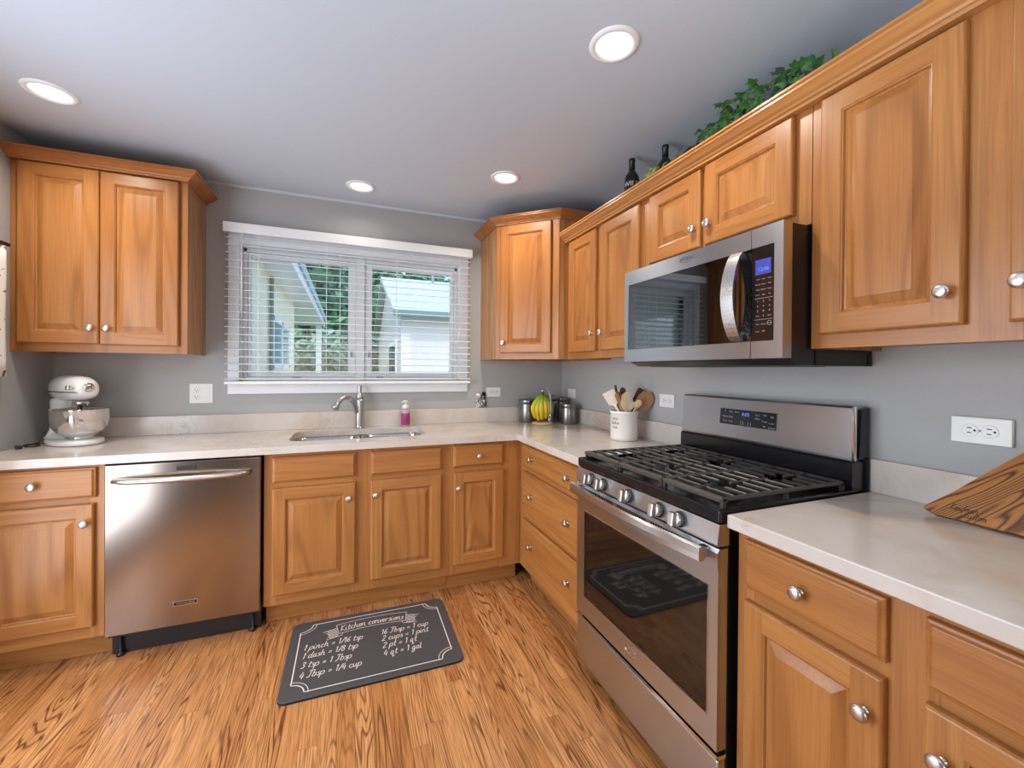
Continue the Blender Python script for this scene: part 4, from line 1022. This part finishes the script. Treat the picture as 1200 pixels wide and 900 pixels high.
bt_ = MB()
for s_, a0, b0 in (('Kaufman', .036, .024), ('Custom', .064, .009)):
    script(bt_, s_, .0085, lambda a, b, a0=a0, b0=b0: (a0 + a, b0 + b), .0015, TH + .0003, 1.0)
bt_.v = [tuple(BMx @ Vector(v)) for v in bt_.v]
obj('lettering', bt_, mat('burnt_wood', lin((58, 30, 18)), .7), bdt)

# ------------------------------------------------------------------ things on top of the cabinets
def bottle(label, x, y, s=1.0, lab=True):
    t = thing('wine_bottle', label, 'bottle', (x, y, UT), 0, 'wine bottles on the cabinets')
    obj('glass', MB().lathe([(.034, .0006), (.037, .004), (.037, .165), (.034, .188), (.024, .205), (.0155, .218), (.0145, .225)], seg=28), mat('dark_bottle_glass', lin((26, 26, 16)), .08), t)
    obj('neck_foil', MB().lathe([(.0152, .2255), (.0146, .262), (.0165, .264), (.0165, .276), (.0145, .279), (0, .279)], seg=20), mat('neck_foil', lin((28, 28, 32)), .35), t)
    if lab:
        lo = obj('label', MB().lathe([(.0372, .045), (.0376, .047), (.0376, .158), (.0372, .16)], seg=28, cap=False), mat('bottle_label', lin((36, 34, 30)), .6), t)
        m = MB()
        for row, (s_, z, sz) in enumerate((('WINE', .140, .034),)):
            src = text_mb(s_, sz, Matrix.Identity(4)); n0 = len(m.v)
            for v in src.v:
                a = R(232) + v[0] / .0379; m.v.append((.0379 * math.cos(a), .0379 * math.sin(a), z + v[1]))
            m.f += [[n0 + i for i in f] for f in src.f]; m.m += src.m; m.s += src.s
        obj('lettering', m, CHALK, lo)
bottle('dark wine bottle with cream lettered label standing alone on the right cabinets', -.255, -1.215)
bottle('dark wine bottle rising behind the pale leaves at the end of the ivy', -.19, -1.385, lab=False)
LEAF = noisy('ivy_leaf', [(.3, lin((26, 66, 24))), (.5, lin((44, 98, 34))), (.7, lin((98, 142, 60)))], 26, .4, 2)
PALE = noisy('pale_leaf', [(.3, lin((96, 140, 44))), (.7, lin((150, 182, 76)))], 30, .45)
STEM = mat('ivy_stem', lin((70, 76, 36)), .7)
rnd = random.Random(11)
LO = [(0, 0), (.16, -.12), (.46, -.10), (.36, .16), (.62, .42), (.30, .46), (.20, .62), (0, 1.0)]
def ivy_leaf(m, p, nrm, tipd, s, mi=0):
    t = (tipd - nrm * tipd.dot(nrm)).normalized(); sdv = t.cross(nrm)
    def P(a, b): return p + sdv * a * s + t * b * s - nrm * (abs(a) * .28 * s + .12 * s * b * b)
    rt_ = [P(a, b) for a, b in LO]; lf = [P(-a, b) for a, b in LO[1:-1]]
    vs = rt_ + lf; n = len(rt_)
    fs = []
    for i in range(1, n - 1): fs.append([0, i, i + 1])
    L = [n + i for i in range(len(lf))] + [n - 1]
    for i in range(len(L) - 1): fs.append([0, L[i + 1], L[i]])
    m.add(vs, fs, mi)
iv = thing('ivy_garland', 'green ivy garland trailing along the top of the right wall cabinets', 'ivy', (-.24, -1.85, UT))
O = Vector((-.24, -1.85, UT))
vines = []
for k in range(4):
    pts = []
    for i in range(15):
        u = i / 14; pts.append(Vector((-.235 + .05 * math.sin(u * 7 + k * 2.1) - .02 * k + .03, -1.50 - u * .74, UT + .022 + .055 * math.sin(math.pi * u) * (.5 + .4 * k / 3) * (1.0 + .4 * math.sin(u * 9 + k)))))
    vines.append(smooth_pts(pts, 3))
vm = MB()
for v in vines: vm.tube([p - O for p in v], .0028, 6)
obj('stem', vm, STEM, iv)
lm = MB()
for i in range(300):
    v = rnd.choice(vines); j = rnd.randrange(len(v)); u = j / (len(v) - 1)
    env = .075 + .10 * math.sin(math.pi * min(1, max(0, u * .98 + .02))) ** .8
    p = v[j] + Vector((rnd.uniform(-.07, .05), rnd.uniform(-.03, .03), rnd.uniform(.0, env)))
    p.x = min(max(p.x, -.275), -.06); p.z = min(max(p.z, UT + .03), HC - .07)
    nrm = Vector((rnd.uniform(-1, -.2), rnd.uniform(-.8, .3), rnd.uniform(-.2, .9))).normalized()
    td = Vector((rnd.uniform(-.5, .5), rnd.uniform(-1, 1), rnd.uniform(-.8, .6)))
    ivy_leaf(lm, p - O, nrm, td, rnd.uniform(.028, .048))
obj('leaves', lm, LEAF, iv)
pl = thing('pale_leaf_cluster', 'small cluster of pale green leaves in front of the second bottle', 'leaves', (-.288, -1.445, UT))
pm_ = MB(); sm_ = MB()
for i in range(34):
    p = Vector((rnd.uniform(-.03, .03), rnd.uniform(-.05, .04), rnd.uniform(.05, .135)))
    ivy_leaf(pm_, p, Vector((rnd.uniform(-1, -.3), rnd.uniform(-.8, .2), rnd.uniform(-.1, .8))).normalized(), Vector((rnd.uniform(-.5, .5), rnd.uniform(-1, 1), rnd.uniform(-.6, .8))), rnd.uniform(.022, .034))
    if i % 4 == 0: sm_.tube([(0, 0, .001), p * .5, p], .0016, 5)
obj('leaves', pm_, PALE, pl); obj('stem', sm_, STEM, pl)

# ------------------------------------------------------------------ lacy curtain at the left edge
cu = thing('lace_curtain', 'white curtain panel with dark floral print hanging on the left wall', 'curtain', (XL, -.60, 1.86))
cm_ = MB(); cols = 60
v0 = []; 
for zi in range(9):
    for k in range(cols + 1):
        u = k / cols; v0.append((.030 + .010 * math.sin(u * 40) + .002 * math.sin(zi), .205 - u * .44, -.02 - zi * .073))
cm_.add(v0, [[zi * (cols + 1) + k, zi * (cols + 1) + k + 1, (zi + 1) * (cols + 1) + k + 1, (zi + 1) * (cols + 1) + k] for zi in range(8) for k in range(cols)], 0, True)
cpan = obj('panel', cm_, noisy('printed_lace', [(.60, lin((228, 224, 218))), (.66, lin((96, 88, 84)))], 34, .8), cu)
md2 = cpan.modifiers.new('thickness', 'SOLIDIFY'); md2.thickness = .002
obj('rod', MB().tube([(.035, .215, -.01), (.035, -.25, -.01)], .008, 10), BLACKM, cu)
for y in (.20, -.235): obj('bracket', MB().box(.0005, .035, y - .006, y + .006, -.016, -.004), BLACKM, cu)

# ------------------------------------------------------------------ recessed ceiling lights
LP = [((-2.722, -.732), 'recessed ceiling light above the left wall cabinet'), ((-1.535, -.282), 'recessed ceiling light straight above the window'),
      ((-.768, -.730), 'recessed ceiling light near the corner wall cabinet'), ((-.772, -1.80), 'largest recessed ceiling light at the top edge near the right cabinets'),
      ((-2.30, -2.3), 'recessed ceiling light behind the view on the left'), ((-1.2, -3.6), 'recessed ceiling light behind the camera')]
for (x, y), lb in LP:
    t = thing('recessed_light', 'round white ' + lb, 'ceiling light', (x, y, HC), 0, 'recessed ceiling lights')
    obj('trim_ring', MB().lathe([(.062, -.0006), (.062, -.004), (.066, -.0085), (.080, -.007), (.084, -.0006)], seg=36, cap=False), WHITE, t)
    obj('lens', MB().lathe([(.0, -.003), (.045, -.0028), (.0618, -.0012)], seg=36, cap=False), LENS, t)
    l = lamp('downlight', 'AREA', (0, 0, -.012), (0, 0, 0), CEIL_W * (.13 if y > -.4 else .4 if y < -2 else 1), (1, .92, .82), shape='DISK', size=.12, spread=R(150)); l.parent = t

# ------------------------------------------------------------------ outside
GR = noisy('lawn', [(.3, lin((96, 118, 70))), (.7, lin((136, 156, 100)))], 3, .9, 5)
struct('ground', MB().box(-30, 30, .2, 45, -.6, -.5), GR)
struct('bounce_ground', MB().box(-2.39, 2.2, .2, 8.4, -.499, -.48), mat('pale_bounce', lin((222, 218, 208)), .85))  # unseen pale slab, added to throw light up on to soffit and wing wall
def siding(name, col, pitch=.11):
    m = mat(name, col, .6); g = N(m); c = g.coord(); sp = g.n('ShaderNodeSeparateXYZ'); g.l(c, sp.inputs[0])
    f = g.math('FRACT', g.math('DIVIDE', sp.outputs[2], pitch)); g.bump(f, .6, .02)
    return m
CREAM = siding('cream_siding', lin((240, 232, 206))); HWHITE = siding('white_siding', lin((206, 205, 206)))
hw = thing('house_wing', 'cream house wing with a deep eave outside the left window pane', 'house', (-3.4, 3.0, -.5))
def hbox(*a, **k): 
    x0, x1, y0, y1, z0, z1 = a; return MB().box(x0 + 3.4, x1 + 3.4, y0 - 3.0, y1 - 3.0, z0 + .5, z1 + .5, **k)
obj('wall', hbox(-4.4, -2.40, .4, 4.7, -.499, 2.36), CREAM, hw)
obj('soffit', hbox(-4.4, -2.15, .35, 8.6, 2.36, 2.40), WHITE, hw)
obj('fascia', hbox(-2.15, -2.11, .35, 8.64, 2.33, 2.54), WHITE, hw)
rf = MB().prism([(-1.0 + .0, 3.9), (1.32, 2.94), (1.32, 3.06), (-1.0, 4.02)], -2.6, 5.6, 'y')
ROOF = noisy('grey_shingles', [(.3, lin((158, 172, 178))), (.7, lin((196, 208, 212)))], 26, .9)
obj('roof', rf, ROOF, hw)
po = hbox(-2.30, -2.18, 8.3, 8.42, -.499, 2.36); obj('porch_post', po, WHITE, hw)
wf = MB()
for q in ((2.4, 2.47, 1.3, 1.9), (3.83, 3.9, 1.3, 1.9), (2.4, 3.9, 1.3, 1.36), (2.4, 3.9, 1.84, 1.9), (3.12, 3.18, 1.3, 1.9)):
    wf.box(-2.40 + 3.4, -2.37 + 3.4, q[0] - 3, q[1] - 3, q[2] + .5, q[3] + .5)
wfo = obj('window', wf, WHITE, hw)
obj('pane', hbox(-2.399, -2.385, 2.45, 3.85, 1.34, 1.86), mat('house_glass', lin((150, 180, 186)), .1), wfo)
obj('downspout', MB().tube([(1.03, -.74, .1), (1.03, -.74, 2.8)], .022, 8), mat('downspout', lin((150, 156, 146)), .5), hw)
nh = thing('neighbor_house', 'white neighboring house with grey roof outside the right window pane', 'house', (2.5, 10, -.5))
def nb(x0, x1, y0, y1, z0, z1, **k): return MB().box(x0 - 2.5, x1 - 2.5, y0 - 10, y1 - 10, z0 + .5, z1 + .5, **k)
wm = nb(-.33, 6, 8, 16, -.499, 2.74)
wm.prism([(8 - 10, 2.73 + .5), (16 - 10, 2.73 + .5), (12 - 10, 4.25 + .5)], -.33 - 2.5, 6 - 2.5, 'x')
obj('wall', wm, HWHITE, nh)
rm = MB().prism([(7.6 - 10, 2.62 + .5), (7.6 - 10, 2.74 + .5), (12 - 10, 4.42 + .5), (16.4 - 10, 2.74 + .5), (16.4 - 10, 2.62 + .5), (12 - 10, 4.28 + .5)], -.55 - 2.5, 6.3 - 2.5, 'x')
obj('roof', rm, ROOF, nh)
obj('gutter', nb(-.57, 6.3, 7.5, 7.6, 2.60, 2.74), mat('gutter', lin((96, 128, 128)), .5), nh)
obj('window_trim', nb(-.36, -.329, 9.0, 10.9, .3, 2.1), WHITE, nh)
obj('window', nb(-.372, -.355, 9.12, 10.78, .42, 1.98), mat('dark_pane', lin((70, 96, 110)), .1), nh)
obj('vent_pipe', MB().lathe([(.05, 4.3), (.05, 5.05), (.07, 5.06), (.07, 5.12), (0, 5.13)], (-1.4, 1.4, 0), 10), GREYP, nh)
TREE = noisy('tree_leaves', [(.25, lin((40, 92, 62))), (.5, lin((74, 132, 92))), (.75, lin((130, 178, 132)))], .9, .6, 4)
TREE2 = noisy('hedge_leaves', [(.25, lin((70, 108, 92))), (.5, lin((104, 142, 122))), (.75, lin((150, 180, 160)))], .9, .6, 4)
BARK = mat('bark', lin((84, 72, 60)), .9)
def tree(label, x, y, h, rx, rz, n, m, seed, zc=None, ls=.26):
    t = thing('tree', label, 'tree', (x, y, -.5), 0, 'trees outside the window')
    r_ = random.Random(seed); mb_ = MB(); zc = zc or h - rz
    for i in range(n):
        d = Vector((r_.gauss(0, 1), r_.gauss(0, 1), r_.gauss(0, 1))).normalized(); q = r_.uniform(.55, 1.05)
        k = 1 + .22 * noise.noise(d * 2.2 + Vector((seed, 0, 0)))
        p = Vector((d.x * rx * q * k, d.y * rx * q * k, max(zc + d.z * rz * q * k, .1)))
        a = Vector((r_.gauss(0, 1), r_.gauss(0, 1), r_.gauss(0, 1))).normalized(); b = a.orthogonal().normalized(); s = ls * r_.uniform(.6, 1.2)
        a = a * s; b = b * s * .6
        mb_.add([p - a, p + b, p + a, p - b], [[0, 1, 2, 3]])
    obj('foliage', mb_, m, t)
    tk = MB().tube([(0, 0, .001), (.1, 0, zc * .5), (0, .1, zc)], [.22, .16, .08], 8); obj('trunk', tk, BARK, t)
tree('tall dense tree beyond the eave in the left window pane', -4.3, 16.0, 9.5, 3.1, 4.8, 6000, TREE, 1)
tree('tree behind the window mullion between wing and neighboring house', 3.6, 31.0, 11.0, 3.3, 5.2, 5200, TREE, 2, None, .3)
tree('slender tree filling the gap just left of the window mullion', -.9, 22.3, 10.0, 1.9, 5.0, 5200, TREE, 7, None, .28)
tree('broad tree rising above the neighboring roof', 11.8, 27.0, 10.5, 3.8, 5.2, 5200, TREE, 3)
tree('low grey-green hedge tree under the tall dense tree', -2.1, 10.2, 2.6, 1.0, 1.4, 2600, TREE2, 5, 1.35, .14)
tree('small shrubby tree beside the neighboring gable wall', -.3, 17.9, 3.4, .9, 1.8, 1800, TREE2, 6, 1.5, .2)
